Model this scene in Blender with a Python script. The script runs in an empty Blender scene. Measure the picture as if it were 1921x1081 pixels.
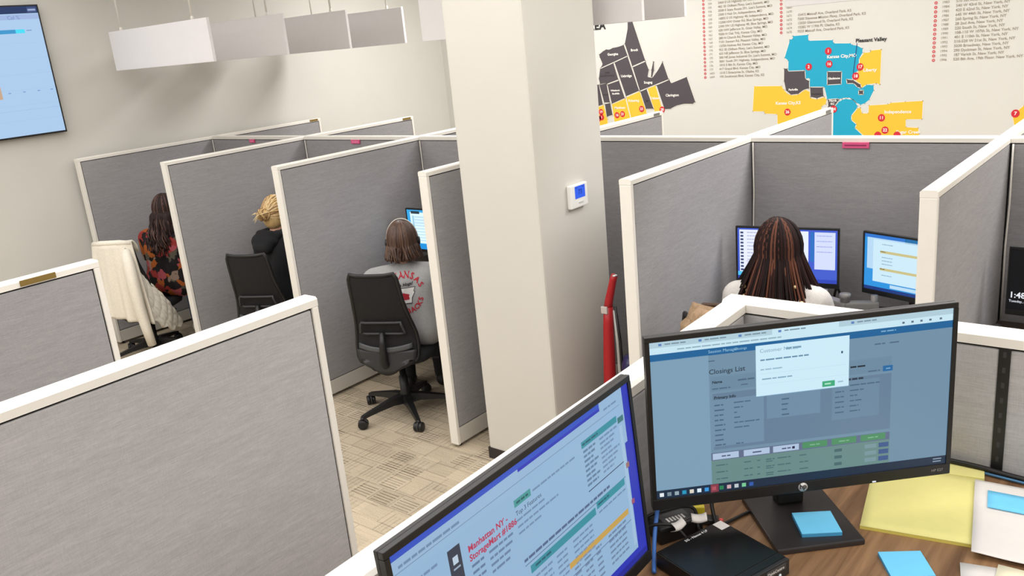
import bpy, bmesh, math, random
from math import sin, cos, pi, radians, sqrt, exp
from mathutils import Vector, Matrix
from mathutils.bvhtree import BVHTree
C = bpy.context.scene.collection
SC = bpy.context.scene
rnd = random.Random(7)

EB, EF, EN, EXPO = 64, 59, 57, 0
# ------------------------------------------------------------------ camera
F_PX, YAW, PITCH, ROLL, CAM_Z = 1615.42, radians(40.409), radians(16.483), radians(-5.493), 2.2539
def make_camera():
    fwd = Vector((-sin(YAW)*cos(PITCH), cos(YAW)*cos(PITCH), -sin(PITCH)))
    rt = Vector((cos(YAW), sin(YAW), 0)); up = rt.cross(fwd)
    c, s = cos(ROLL), sin(ROLL)
    r2 = c*rt + s*up; u2 = -s*rt + c*up
    m = Matrix(((r2.x, u2.x, -fwd.x, 0), (r2.y, u2.y, -fwd.y, 0), (r2.z, u2.z, -fwd.z, CAM_Z), (0, 0, 0, 1)))
    cd = bpy.data.cameras.new('camera'); cd.sensor_width = 36; cd.lens = F_PX*36/1921; cd.clip_start = .02
    co = bpy.data.objects.new('camera', cd); co.matrix_world = m; C.objects.link(co); SC.camera = co
make_camera()

# ------------------------------------------------------------------ materials
def lin(c):
    f = lambda v: v/12.92 if v <= .04045 else ((v+.055)/1.055)**2.4
    return tuple(f(v/255) for v in c[:3]) + (1,)
MATS = {}
def mat(name, rgb, rough=.5, metal=0, emit=None, spec=.5, noise=None, bump=None, var=None):
    """noise=(scale xyz), var = colour variation amount, bump = strength"""
    if name in MATS: return MATS[name]
    m = bpy.data.materials.new(name); m.use_nodes = True
    nt = m.node_tree; b = nt.nodes['Principled BSDF']
    b.inputs['Base Color'].default_value = lin(rgb); b.inputs['Roughness'].default_value = rough
    b.inputs['Metallic'].default_value = metal; b.inputs['Specular IOR Level'].default_value = spec
    if emit is not None:
        b.inputs['Emission Color'].default_value = lin(rgb); b.inputs['Emission Strength'].default_value = emit
        b.inputs['Base Color'].default_value = (.004, .004, .005, 1); b.inputs['Specular IOR Level'].default_value = .3
    if noise:
        tc = nt.nodes.new('ShaderNodeTexCoord'); mp = nt.nodes.new('ShaderNodeMapping'); nz = nt.nodes.new('ShaderNodeTexNoise')
        mp.inputs['Scale'].default_value = noise; nz.inputs['Scale'].default_value = 1; nz.inputs['Detail'].default_value = 4
        nt.links.new(tc.outputs['Object'], mp.inputs[0]); nt.links.new(mp.outputs[0], nz.inputs['Vector'])
        if var:
            rp = nt.nodes.new('ShaderNodeMapRange'); rp.inputs[1].default_value = .3; rp.inputs[2].default_value = .7
            rp.inputs[3].default_value = 1-var; rp.inputs[4].default_value = 1+var
            mx = nt.nodes.new('ShaderNodeVectorMath'); mx.operation = 'SCALE'; mx.inputs[0].default_value = lin(rgb)[:3]
            nt.links.new(nz.outputs[0], rp.inputs[0]); nt.links.new(rp.outputs[0], mx.inputs['Scale']); nt.links.new(mx.outputs[0], b.inputs['Base Color'])
        if bump:
            bp = nt.nodes.new('ShaderNodeBump'); bp.inputs['Strength'].default_value = bump; bp.inputs['Distance'].default_value = .004
            nt.links.new(nz.outputs[0], bp.inputs['Height']); nt.links.new(bp.outputs[0], b.inputs['Normal'])
    MATS[name] = m; return m

def fabric_mat(name, rgb):
    m = mat(name, rgb, .9, spec=.15); nt = m.node_tree; b = nt.nodes['Principled BSDF']; L = nt.links.new
    tc = nt.nodes.new('ShaderNodeTexCoord')
    def nz(sc, det):
        mp = nt.nodes.new('ShaderNodeMapping'); mp.inputs['Scale'].default_value = sc
        n = nt.nodes.new('ShaderNodeTexNoise'); n.inputs['Scale'].default_value = 1; n.inputs['Detail'].default_value = det; n.inputs['Roughness'].default_value = .6
        L(tc.outputs['Object'], mp.inputs[0]); L(mp.outputs[0], n.inputs['Vector']); return n
    a = nz((28, 28, 420), 3); c = nz((7, 7, 60), 2); d = nz((420, 420, 60), 2)
    def ad(x, y, wx, wy):
        n = nt.nodes.new('ShaderNodeMath'); n.operation = 'MULTIPLY_ADD'; L(x, n.inputs[0]); n.inputs[1].default_value = wx
        k = nt.nodes.new('ShaderNodeMath'); k.operation = 'MULTIPLY'; L(y, k.inputs[0]); k.inputs[1].default_value = wy; L(k.outputs[0], n.inputs[2]); return n.outputs[0]
    s = ad(ad(a.outputs[0], c.outputs[0], .5, .25), d.outputs[0], 1, .25)
    rp = nt.nodes.new('ShaderNodeMapRange'); rp.inputs[1].default_value = .32; rp.inputs[2].default_value = .68; rp.inputs[3].default_value = .82; rp.inputs[4].default_value = 1.16
    L(s, rp.inputs[0])
    mx = nt.nodes.new('ShaderNodeVectorMath'); mx.operation = 'SCALE'; mx.inputs[0].default_value = lin(rgb)[:3]
    L(rp.outputs[0], mx.inputs['Scale']); L(mx.outputs[0], b.inputs['Base Color'])
    bp = nt.nodes.new('ShaderNodeBump'); bp.inputs['Strength'].default_value = .15; bp.inputs['Distance'].default_value = .002
    L(s, bp.inputs['Height']); L(bp.outputs[0], b.inputs['Normal'])
    return m

def carpet_mat():
    m = mat('carpet', (176, 156, 128), .95, spec=.1); nt = m.node_tree; b = nt.nodes['Principled BSDF']; L = nt.links.new
    tc = nt.nodes.new('ShaderNodeTexCoord')
    def N(t, **k):
        n = nt.nodes.new(t)
        for a, v in k.items(): setattr(n, a, v)
        return n
    def M(op, x, y=None, z=None):
        n = N('ShaderNodeMath', operation=op)
        for i, v in enumerate((x, y, z)):
            if v is None: continue
            if hasattr(v, 'links'): L(v, n.inputs[i])
            else: n.inputs[i].default_value = v
        return n.outputs[0]
    sp = N('ShaderNodeSeparateXYZ'); L(tc.outputs['Object'], sp.inputs[0]); X, Y = sp.outputs[0], sp.outputs[1]
    def white(x, y, seed):
        cb = N('ShaderNodeCombineXYZ'); L(x, cb.inputs[0]); L(y, cb.inputs[1]); cb.inputs[2].default_value = seed
        w = N('ShaderNodeTexWhiteNoise'); L(cb.outputs[0], w.inputs['Vector']); return w.outputs['Value']
    def layer(cw, ch, nl, seed, axis):
        # brick-like cells: each row shifted by a random amount, hatch lines in some of the cells
        row = M('FLOOR', M('DIVIDE', Y, ch)); zero = M('MULTIPLY', row, 0)
        sh = white(row, zero, seed)
        xs = M('ADD', M('DIVIDE', X, cw), sh); col = M('FLOOR', xs)
        fx = M('FRACT', xs); fy = M('FRACT', M('DIVIDE', Y, ch))
        w = white(col, row, seed+3.3)
        inx = M('MULTIPLY', M('GREATER_THAN', fx, .1), M('LESS_THAN', fx, .9)); iny = M('MULTIPLY', M('GREATER_THAN', fy, .1), M('LESS_THAN', fy, .92))
        ln = M('GREATER_THAN', M('FRACT', M('MULTIPLY', fy if axis else fx, nl)), .62)
        hatch = M('MULTIPLY', M('MULTIPLY', ln, M('MULTIPLY', inx, iny)), M('GREATER_THAN', w, .55))
        edge = M('MULTIPLY', M('MAXIMUM', M('LESS_THAN', fy, .05), M('LESS_THAN', fx, .035)), M('GREATER_THAN', white(col, row, seed+7.7), .35))
        tone = white(col, row, seed+1.1)
        return hatch, edge, tone
    h1, e1, t1 = layer(.155, .125, 6, 1.0, True)
    h2, e2, t2 = layer(.24, .165, 8, 5.0, False)
    nz = N('ShaderNodeTexNoise'); nz.inputs['Scale'].default_value = 130; nz.inputs['Detail'].default_value = 3; L(tc.outputs['Object'], nz.inputs['Vector'])
    mpz = N('ShaderNodeMapping'); mpz.inputs['Scale'].default_value = (6, 160, 1); L(tc.outputs['Object'], mpz.inputs[0])
    n2 = N('ShaderNodeTexNoise'); n2.inputs['Scale'].default_value = 1; n2.inputs['Detail'].default_value = 2; L(mpz.outputs[0], n2.inputs['Vector'])
    v = M('ADD', 1.0, M('MULTIPLY', M('SUBTRACT', t1, .5), .18)); v = M('ADD', v, M('MULTIPLY', M('SUBTRACT', t2, .5), .16))
    v = M('SUBTRACT', v, M('MULTIPLY', h1, .40)); v = M('SUBTRACT', v, M('MULTIPLY', e1, .28)); v = M('SUBTRACT', v, M('MULTIPLY', e2, .24)); v = M('SUBTRACT', v, M('MULTIPLY', h2, .16))
    v = M('ADD', v, M('MULTIPLY', M('SUBTRACT', nz.outputs[0], .5), .5)); v = M('ADD', v, M('MULTIPLY', M('SUBTRACT', n2.outputs[0], .5), .5))
    v = M('MAXIMUM', v, .3)
    mx = N('ShaderNodeVectorMath', operation='SCALE'); mx.inputs[0].default_value = lin((186, 172, 150))[:3]
    L(v, mx.inputs['Scale']); L(mx.outputs[0], b.inputs['Base Color'])
    bp = N('ShaderNodeBump'); bp.inputs['Strength'].default_value = .4; bp.inputs['Distance'].default_value = .004; L(nz.outputs[0], bp.inputs['Height']); L(bp.outputs[0], b.inputs['Normal'])
    return m

def wood_mat():
    m = mat('walnut_laminate', (126, 90, 60), .36, spec=.4); nt = m.node_tree; b = nt.nodes['Principled BSDF']; L = nt.links.new
    tc = nt.nodes.new('ShaderNodeTexCoord'); mp = nt.nodes.new('ShaderNodeMapping'); mp.inputs['Rotation'].default_value = (0, 0, radians(30)); mp.inputs['Scale'].default_value = (45, 2.5, 1)
    n = nt.nodes.new('ShaderNodeTexNoise'); n.inputs['Scale'].default_value = 1; n.inputs['Detail'].default_value = 5; n.inputs['Distortion'].default_value = .6
    L(tc.outputs['Object'], mp.inputs[0]); L(mp.outputs[0], n.inputs['Vector'])
    r = nt.nodes.new('ShaderNodeValToRGB'); r.color_ramp.elements[0].color = lin((98, 70, 48)); r.color_ramp.elements[0].position = .3; r.color_ramp.elements[1].color = lin((158, 122, 88)); r.color_ramp.elements[1].position = .7
    L(n.outputs[0], r.inputs[0]); L(r.outputs[0], b.inputs['Base Color'])
    return m

def floral_mat():
    m = mat('floral_cloth', (60, 40, 40), .85, spec=.2); nt = m.node_tree; b = nt.nodes['Principled BSDF']; L = nt.links.new
    tc = nt.nodes.new('ShaderNodeTexCoord')
    nz = nt.nodes.new('ShaderNodeTexNoise'); nz.inputs['Scale'].default_value = 14; nz.inputs['Detail'].default_value = 3
    L(tc.outputs['Object'], nz.inputs['Vector'])
    ad = nt.nodes.new('ShaderNodeVectorMath'); ad.operation = 'MULTIPLY_ADD'; ad.inputs[1].default_value = (.09, .09, .09); L(nz.outputs['Color'], ad.inputs[0]); L(tc.outputs['Object'], ad.inputs[2])
    vo = nt.nodes.new('ShaderNodeTexVoronoi'); vo.inputs['Scale'].default_value = 18; L(ad.outputs[0], vo.inputs['Vector'])
    sep = nt.nodes.new('ShaderNodeSeparateColor'); L(vo.outputs['Color'], sep.inputs[0])
    r = nt.nodes.new('ShaderNodeValToRGB'); cr = r.color_ramp; cr.interpolation = 'CONSTANT'
    cols = [(0, (44, 40, 40)), (.26, (206, 78, 72)), (.40, (228, 124, 58)), (.52, (128, 120, 102)), (.62, (232, 112, 122)), (.74, (52, 46, 48)), (.88, (196, 168, 150))]
    cr.elements[0].color = lin(cols[0][1]); cr.elements[1].position = cols[1][0]; cr.elements[1].color = lin(cols[1][1])
    for p_, c_ in cols[2:]:
        e = cr.elements.new(p_); e.color = lin(c_)
    L(sep.outputs[0], r.inputs[0])
    rp = nt.nodes.new('ShaderNodeMapRange'); rp.inputs[1].default_value = 0; rp.inputs[2].default_value = .07; rp.inputs[3].default_value = 1.15; rp.inputs[4].default_value = .45
    L(vo.outputs['Distance'], rp.inputs[0])
    sc = nt.nodes.new('ShaderNodeVectorMath'); sc.operation = 'SCALE'; L(r.outputs[0], sc.inputs[0]); L(rp.outputs[0], sc.inputs['Scale']); L(sc.outputs[0], b.inputs['Base Color'])
    return m


WHITE = mat('white_trim', (236, 232, 224), .45, noise=(30, 30, 30), var=.01)
DARKGAP = mat('dark_reveal', (22, 20, 20), .8)
FABRIC = fabric_mat('grey_fabric', (156, 154, 156))
FABRIC_LIT = fabric_mat('grey_fabric_lit', (178, 176, 177))  # same grey fabric, stronger light on the near dividers painted into its colour
KICK = mat('putty_kickplate', (206, 202, 194), .5)
WALLM = mat('wall_paint', (213, 211, 204), .8, noise=(3, 3, 3), var=.012)
PILLARM = mat('pillar_paint', (211, 208, 200), .8, noise=(3, 3, 3), var=.012)
CEILM = mat('ceiling_paint', (226, 224, 218), .9)
BLACK = mat('black_plastic', (22, 22, 23), .45)
BLACKM = mat('black_matte', (16, 16, 17), .75)
GLOSS = mat('black_gloss', (18, 18, 19), .22)
DGREY = mat('dark_grey_plastic', (52, 52, 54), .5)
MESHM = mat('black_mesh_cloth', (20, 19, 20), .8, noise=(300, 300, 300), var=.3, bump=.3)
GREYB = mat('grey_rubber', (72, 74, 76), .5)
STEEL = mat('satin_metal', (168, 168, 170), .35, .8)
SKIN = mat('skin', (214, 164, 138), .55)
SKIN_B = mat('brown_skin', (112, 74, 54), .55)
WOOD = wood_mat()
CARPET = carpet_mat()
SBLUE = mat('blue_paper', (114, 204, 246), .7, noise=(60, 60, 60), var=.02)
PINK = mat('pink_plastic', (226, 88, 138), .4)
RED = mat('red_plastic', (176, 26, 34), .4)
YELLOWP = mat('yellow_paper', (224, 217, 140), .75, noise=(60, 60, 60), var=.015)
PAPER = mat('white_paper', (222, 218, 214), .8, noise=(40, 40, 40), var=.015)
CREAM = mat('cream_paper', (240, 228, 178), .8)

# ------------------------------------------------------------------ mesh building
class MB:
    def __init__(s): s.v = []; s.f = []; s.m = []; s.mats = []; s.sm = []
    def mi(s, m):
        if m not in s.mats: s.mats.append(m)
        return s.mats.index(m)
    def add(s, vs, fs, m, M=None, smooth=False):
        b = len(s.v); k = s.mi(m)
        s.v += [tuple(M @ Vector(q)) if M else tuple(q) for q in vs]
        for f in fs: s.f.append(tuple(b+i for i in f)); s.m.append(k); s.sm.append(smooth)
    def box(s, x0, x1, y0, y1, z0, z1, m, bev=0, M=None):
        if bev <= 0:
            vs = [(x0,y0,z0),(x1,y0,z0),(x1,y1,z0),(x0,y1,z0),(x0,y0,z1),(x1,y0,z1),(x1,y1,z1),(x0,y1,z1)]
            s.add(vs, [(0,3,2,1),(4,5,6,7),(0,1,5,4),(1,2,6,5),(2,3,7,6),(3,0,4,7)], m, M); return
        bm = bmesh.new(); bmesh.ops.create_cube(bm, size=1)
        for v in bm.verts: v.co = Vector(((x0+x1)/2+v.co.x*(x1-x0), (y0+y1)/2+v.co.y*(y1-y0), (z0+z1)/2+v.co.z*(z1-z0)))
        bmesh.ops.bevel(bm, geom=bm.edges[:]+bm.verts[:], offset=bev, segments=2, affect='EDGES', profile=.6)
        bm.verts.index_update(); s.add([v.co[:] for v in bm.verts], [[v.index for v in f.verts] for f in bm.faces], m, M); bm.free()
    def prism(s, pts, z0, z1, m, M=None, smooth=False):
        n = len(pts); vs = [(x, y, z0) for x, y in pts]+[(x, y, z1) for x, y in pts]
        fs = [tuple(range(n))[::-1], tuple(range(n, 2*n))]+[(i, (i+1) % n, n+(i+1) % n, n+i) for i in range(n)]
        s.add(vs, fs, m, M, smooth)
    def lathe(s, prof, m, n=20, M=None, smooth=True):
        vs = []; fs = []
        for r, z in prof:
            for i in range(n): a = 2*pi*i/n; vs.append((r*cos(a), r*sin(a), z))
        for j in range(len(prof)-1):
            for i in range(n): fs.append((j*n+i, j*n+(i+1) % n, (j+1)*n+(i+1) % n, (j+1)*n+i))
        fs.append(tuple(range(n))[::-1]); fs.append(tuple((len(prof)-1)*n+i for i in range(n)))
        s.add(vs, fs, m, M, smooth)
    def tube(s, pts, r, m, n=8, smooth=True, closed=False, flat=1.0):
        pts = [Vector(q) for q in pts]; N = len(pts)
        rs = r if isinstance(r, (list, tuple)) else [r]*N
        vs = []; fs = []; prev = None
        for i, q in enumerate(pts):
            t = (pts[(i+1) % N]-pts[i-1]) if closed else (pts[min(i+1, N-1)]-pts[max(i-1, 0)])
            t = t.normalized() if t.length > 1e-9 else Vector((0, 0, 1))
            if prev is None:
                u = t.orthogonal().normalized()
            else:
                u = prev - t*prev.dot(t); u = u.normalized() if u.length > 1e-6 else t.orthogonal().normalized()
            prev = u; w = t.cross(u)
            for k in range(n): a = 2*pi*k/n; vs.append(q+rs[i]*(cos(a)*u*flat+sin(a)*w))
        R_ = N if closed else N-1
        for j in range(R_):
            for k in range(n): fs.append((j*n+k, j*n+(k+1) % n, ((j+1) % N)*n+(k+1) % n, ((j+1) % N)*n+k))
        if not closed: fs.append(tuple(range(n))[::-1]); fs.append(tuple((N-1)*n+k for k in range(n)))
        s.add(vs, fs, m, None, smooth)
    def loft(s, rings, m, smooth=True, cap=True):
        n = len(rings[0]); vs = [q for r in rings for q in r]; fs = []
        for j in range(len(rings)-1):
            for i in range(n): fs.append((j*n+i, j*n+(i+1) % n, (j+1)*n+(i+1) % n, (j+1)*n+i))
        if cap: fs.append(tuple(range(n))[::-1]); fs.append(tuple((len(rings)-1)*n+i for i in range(n)))
        s.add(vs, fs, m, None, smooth)
    def sheet(s, fn, nu, nv, th, m, smooth=True):
        """solid sheet: fn(u,v) -> point, u,v in 0..1, thickness th along the normal"""
        P = [[Vector(fn(i/nu, j/nv)) for i in range(nu+1)] for j in range(nv+1)]
        vs = []; 
        nn = []
        for j in range(nv+1):
            for i in range(nu+1):
                du = P[j][min(i+1, nu)]-P[j][max(i-1, 0)]; dv = P[min(j+1, nv)][i]-P[max(j-1, 0)][i]
                n_ = du.cross(dv); nn.append(n_.normalized() if n_.length > 1e-12 else Vector((0, 0, 1)))
        flat = [q for r in P for q in r]; K = len(flat)
        vs = [q+n_*th/2 for q, n_ in zip(flat, nn)]+[q-n_*th/2 for q, n_ in zip(flat, nn)]
        W = nu+1; fs = []
        for j in range(nv):
            for i in range(nu):
                a = j*W+i; fs.append((a, a+1, a+1+W, a+W)); fs.append((K+a, K+a+W, K+a+1+W, K+a+1))
        bd = [i for i in range(nu)]+[j*W+nu for j in range(nv)]+[nv*W+i for i in range(nu, 0, -1)]+[j*W for j in range(nv, 0, -1)]
        for a, b in zip(bd, bd[1:]+bd[:1]): fs.append((a, K+a, K+b, b))
        s.add(vs, fs, m, None, smooth)
    def build(s, name, parent=None, loc=None):
        me = bpy.data.meshes.new(name); me.from_pydata(s.v, [], s.f)
        for m in s.mats: me.materials.append(m)
        me.polygons.foreach_set('material_index', s.m); me.polygons.foreach_set('use_smooth', s.sm); me.validate(); me.update()
        o = bpy.data.objects.new(name, me); C.objects.link(o)
        if parent: o.parent = parent
        if loc: o.location = loc
        return o
def tag(o, label=None, cat=None, group=None, kind=None):
    if label: o['label'] = label
    if cat: o['category'] = cat
    if group: o['group'] = group
    if kind: o['kind'] = kind
    return o
def thing(name, label, cat, loc=(0, 0, 0), rz=0, group=None):
    o = bpy.data.objects.new(name, None); C.objects.link(o); o.location = loc; o.rotation_euler = (0, 0, rz); o.empty_display_size = .1
    return tag(o, label, cat, group)
def one(name, mb, label, cat, loc=(0, 0, 0), rz=0, group=None):
    o = mb.build(name); o.location = loc; o.rotation_euler = (0, 0, rz); return tag(o, label, cat, group)
def Rz(a): return Matrix.Rotation(a, 4, 'Z')
def T(x, y, z): return Matrix.Translation((x, y, z))
def ov(a, b, na): return a+(b-a)*na

_tx = {}
def text_geo(body, size, ax='LEFT', bold=0, spacing=1.0):
    k = (body, size, ax, bold, spacing)
    if k in _tx: return _tx[k]
    cu = bpy.data.curves.new('t', 'FONT'); cu.body = body; cu.size = size; cu.align_x = ax; cu.resolution_u = 2; cu.offset = bold; cu.space_character = spacing
    o = bpy.data.objects.new('t', cu); C.objects.link(o)
    dg = bpy.context.evaluated_depsgraph_get(); e = o.evaluated_get(dg); me = e.to_mesh()
    r = ([tuple(v.co) for v in me.vertices], [tuple(p.vertices) for p in me.polygons]); e.to_mesh_clear()
    bpy.data.objects.remove(o); bpy.data.curves.remove(cu)
    _tx[k] = r; return r
def blob(name, caps, m, parent, voxel=.012, smooth=6, xf=None):
    """one continuous surface grown from tapered capsules (p0,r0,p1,r1)"""
    b = MB()
    for cap in caps:
        if cap[0] == 'E':
            c_, rad = Vector(cap[1]), cap[2]
            b.lathe([(cos(a)+1e-5, sin(a)) for a in [(-90+15*i)*pi/180 for i in range(13)]], m, 20, Matrix.Translation(c_) @ Matrix.Diagonal((*rad, 1)))
            continue
        p0, r0, p1, r1 = cap
        p0, p1 = Vector(p0), Vector(p1); d = p1-p0; L = d.length
        z = d.normalized() if L > 1e-6 else Vector((0, 0, 1)); q = Vector((0, 0, 1)).rotation_difference(z).to_matrix().to_4x4()
        prof = [(r0*cos(a)+1e-5, r0*sin(a)) for a in [(-90+18*i)*pi/180 for i in range(6)]]+[(r1*cos(a)+1e-5, L+r1*sin(a)) for a in [18*i*pi/180 for i in range(6)]]
        b.lathe(prof, m, 16, Matrix.Translation(p0) @ q)
    o = b.build(name, parent)
    if xf: o.data.transform(xf)
    r = o.modifiers.new('r', 'REMESH'); r.mode = 'VOXEL'; r.voxel_size = voxel; r.use_smooth_shade = True
    sm = o.modifiers.new('s', 'SMOOTH'); sm.iterations = smooth; sm.factor = .5
    dg = bpy.context.evaluated_depsgraph_get(); me = bpy.data.meshes.new_from_object(o.evaluated_get(dg)); old = o.data
    o.modifiers.clear(); o.data = me; bpy.data.meshes.remove(old)
    if not me.materials: me.materials.append(m)
    for p_ in me.polygons: p_.use_smooth = True
    return o

# ------------------------------------------------------------------ the room
H = 1.6; XW, YB = -7.275, 7.69; CEIL = 3.25
def structure(name, mb): return tag(mb.build(name), kind='structure')
b = MB(); b.box(XW-.12, 4.5, -3.5, YB+.12, -.1, 0, CARPET); structure('floor', b)
b = MB(); b.box(XW-.12, 4.5, -3.5, YB+.12, CEIL, CEIL+.1, CEILM); structure('ceiling', b)
b = MB(); b.box(XW-.12, XW, -3.5, YB+.12, 0, CEIL, WALLM); structure('wall_left', b)
b = MB(); b.box(XW, 4.5, YB, YB+.12, 0, CEIL, WALLM); structure('wall_back', b)
b = MB(); b.box(4.5, 4.62, -3.5, YB+.12, 0, CEIL, WALLM); structure('wall_right', b)
b = MB(); b.box(XW, 4.5, -3.62, -3.5, 0, CEIL, WALLM); structure('wall_front', b)
BASEM = mat('dark_baseboard', (46, 40, 38), .6)
b = MB(); b.box(XW, XW+.012, -3.5, 7.678, 0, .1, BASEM); structure('baseboard_left', b)
b = MB(); b.box(XW+.012, 4.5, YB-.012, YB, 0, .1, BASEM); structure('baseboard_back', b)
PX0, PX1, PY0, PY1 = -2.974, -2.489, 3.173, 3.745
pt = thing('pillar', 'square beige painted pillar beside the cubicles with a thermostat on it', 'pillar', ((PX0+PX1)/2, (PY0+PY1)/2, 0))
b = MB(); hx, hy = (PX1-PX0)/2, (PY1-PY0)/2; b.box(-hx, hx, -hy, hy, 0, CEIL, PILLARM, bev=.012); b.build('shaft', pt)
b = MB(); b.box(-hx-.006, hx+.006, -hy-.006, hy+.006, 0, .065, BASEM); tag(b.build('base_moulding', pt), 'dark base moulding')
tag(pt, kind='structure')

# ------------------------------------------------------------------ cubicle dividers
TH = .06
TAPE = mat('olive_tape', (128, 104, 48), .5); CLIP = mat('grey_clip', (120, 118, 112), .5)
def divider(label, x, y, rz, L, h, group, ends=(True, True), fab=None, tape=None, strip=None, upright=None, split=None):
    """length along local +x, thickness along local y"""
    fab = fab or FABRIC
    t = thing('cubicle_divider', label, 'cubicle divider', (x, y, 0), rz, group)
    hw = TH/2; e0 = .022 if ends[0] else 0; e1 = .022 if ends[1] else 0
    b = MB(); b.box(e0*.5, L-e1*.5, -hw+.008, hw-.008, .03, h-.012, DARKGAP); b.build('core', t)
    b = MB(); b.prism([(-hw, h-.026), (hw, h-.026), (hw, h-.006), (hw-.0065, h), (-hw+.0065, h), (-hw, h-.006)], 0, L, WHITE, Matrix(((0, 0, 1, 0), (1, 0, 0, 0), (0, 1, 0, 0), (0, 0, 0, 1)))); b.build('top_cap', t)
    for k, e in ((0, ends[0]), (1, ends[1])):
        if e:
            xa = 0 if k == 0 else L-.022
            b = MB(); b.box(xa, xa+.022, -hw, hw, .02, h-.0262, WHITE, bev=.004); b.build('end_trim', t)
            b = MB(); b.lathe([(.012, 0), (.014, .006), (.006, .008), (.006, .03)], BLACK, 10, T(xa+.011+(.03 if k == 0 else -.03), 0, 0)); b.build('levelling_foot', t)
    for sgn in (-1, 1):
        y0, y1 = (-hw+.002, -hw+.012) if sgn < 0 else (hw-.012, hw-.002)
        b = MB(); b.box(e0+.005, L-e1-.005, y0, y1, .125, h-.032, fab, bev=.003); b.build('fabric_tile', t)
        b = MB(); b.box(e0+.002, L-e1-.002, y0, y1, .022, .12, KICK, bev=.003); b.build('kickplate', t)
    if tape:
        b = MB(); b.box(tape[0], tape[1], tape[2], tape[2]+.004, h-.022, h-.002, tape[3]); tag(b.build('edge_tape', t), tape[4])
    if strip is not None:
        b = MB(); b.tube([(strip, -hw-.006, h-.03), (strip+.002, -hw-.006, h-.3), (strip-.003, -hw-.006, h-.5), (strip, -hw-.006, .75)], .0045, WHITE, 8); b.build('corner_strip', t)
    if upright is not None:
        b = MB(); b.box(upright-.011, upright+.011, -hw-.0005, -hw+.009, .03, h-.027, BLACK)
        for k in range(44): b.box(upright-.003, upright+.003, -hw-.0009, -hw, .06+k*.034, .072+k*.034, DGREY)
        tag(b.build('slotted_upright', t), 'black slotted upright between the fabric tiles')
    return t
X = [-7.203, -5.862, -4.545, -3.264, -2.025, -.798]; YE, YS, YF = 3.162, 4.397, 5.652
G1 = 'full-height grey cubicle dividers'
wl = ['grey divider wing closest to the beige wall, left of the cream jacket', 'grey divider wing between the floral blouse person and the black hoodie person',
      'grey divider wing behind the chair of the grey shirt person, left side', 'grey divider wing with kickplate standing just left of the square pillar',
      'grey divider wing with white cap left of the person with braids', 'grey divider wing with wide white end right of the person with braids']
bl = ['far grey divider wing with olive tape, nearest the left wall', 'second far grey divider wing with olive tape from the left wall', 'far grey divider wing partly hidden by the left edge of the pillar',
      'far grey divider wing in front of the county map, right of the pillar', 'far pale divider wing in front of the yellow and blue city map', 'far grey divider wing cut off by the right edge of the picture']
for i in range(6):
    divider(wl[i], X[i]+.03, YE, pi/2, YS+TH-YE, H, G1, (True, False))
    tp = (1.06, 1.16, -.0335, TAPE, 'olive tape strip') if i < 2 else ((1.06, 1.14, -.0335, CLIP, 'grey clip') if i in (3, 4) else None)
    divider(bl[i], X[i]+.03, YS+TH, pi/2, YF-YS-TH, H, G1, (False, True), tape=tp)
sl = ['back divider with a pink name tag behind the floral blouse person', 'back divider with a pink name tag behind the black hoodie person', 'back divider behind the laptop-lit screen of the grey shirt person',
      'back divider in the empty bay right of the pillar', 'back divider with pink name tag behind the screens of the person with braids', 'back divider behind the black lock screen at the right edge']
for i in range(6):
    x0 = X[i]+TH; x1 = X[i+1] if i < 5 else .48
    divider(sl[i], x0, YS+TH/2, 0, x1-x0, H, G1, (False, False), strip=.012)
divider('grey divider wing with olive tape in front of the cream jacket, at left edge', -3.16, .1, pi/2, 1.376-.1, H, G1, (True, True), tape=(1.0, 1.12, -.034, TAPE, 'olive tape strip'))
divider('large grey divider wing nearest the viewer, filling the lower left', -1.91-.03, .1, pi/2, 1.405-.1, H, G1, (True, True), fab=FABRIC_LIT)
NH = 1.569; G2 = 'dividers around the near desk'
ang = math.atan2(1.93-.588, -.925+.888)
xl, yl = -.888+.03, .3; 
divider('near white-capped divider running along the left side of the near desk', -.856, .35, math.atan2(1.884-.35, -.8925+.856), 1.534, NH, G2, (True, False), fab=FABRIC_LIT)
divider('near divider behind the desk monitor, from the capped corner to the black upright', -.925, 1.915, 0, .62, NH, G2, (False, False), fab=FABRIC_LIT)
divider('short divider stretch right of the black slotted upright at the desk', -.305, 1.915, 0, .95, NH, G2, (False, False), fab=FABRIC_LIT, upright=.006)
# pink tags hooked on the back dividers
TAGTXT = mat('tag_ink', (150, 40, 92), .5)
for x, w, lb in ((-6.52, .075, 'pink name tag on the divider above the floral blouse person'), (-5.17, .1, 'pink name tag on the divider above the black hoodie person'), (-1.415, .13, 'pink name tag on the divider above the person with braids')):
    t = thing('name_tag', lb, 'name tag', (x, YS-.006, 1.545), 0, 'pink name tags on the back dividers')
    b = MB(); b.box(-w/2, w/2, -.004, .0055, 0, .03, PINK, bev=.002); b.build('holder', t)
    if w > .12: b = MB(); b.box(-w/2+.012, w/2-.012, -.0048, -.004, .011, .018, TAGTXT); b.build('insert', t)
    else: b = MB(); b.box(-w/2+.012, w/2-.012, -.0048, -.004, .008, .02, mat('pale_pink', (240, 130, 170), .5)); b.build('insert', t)

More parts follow.
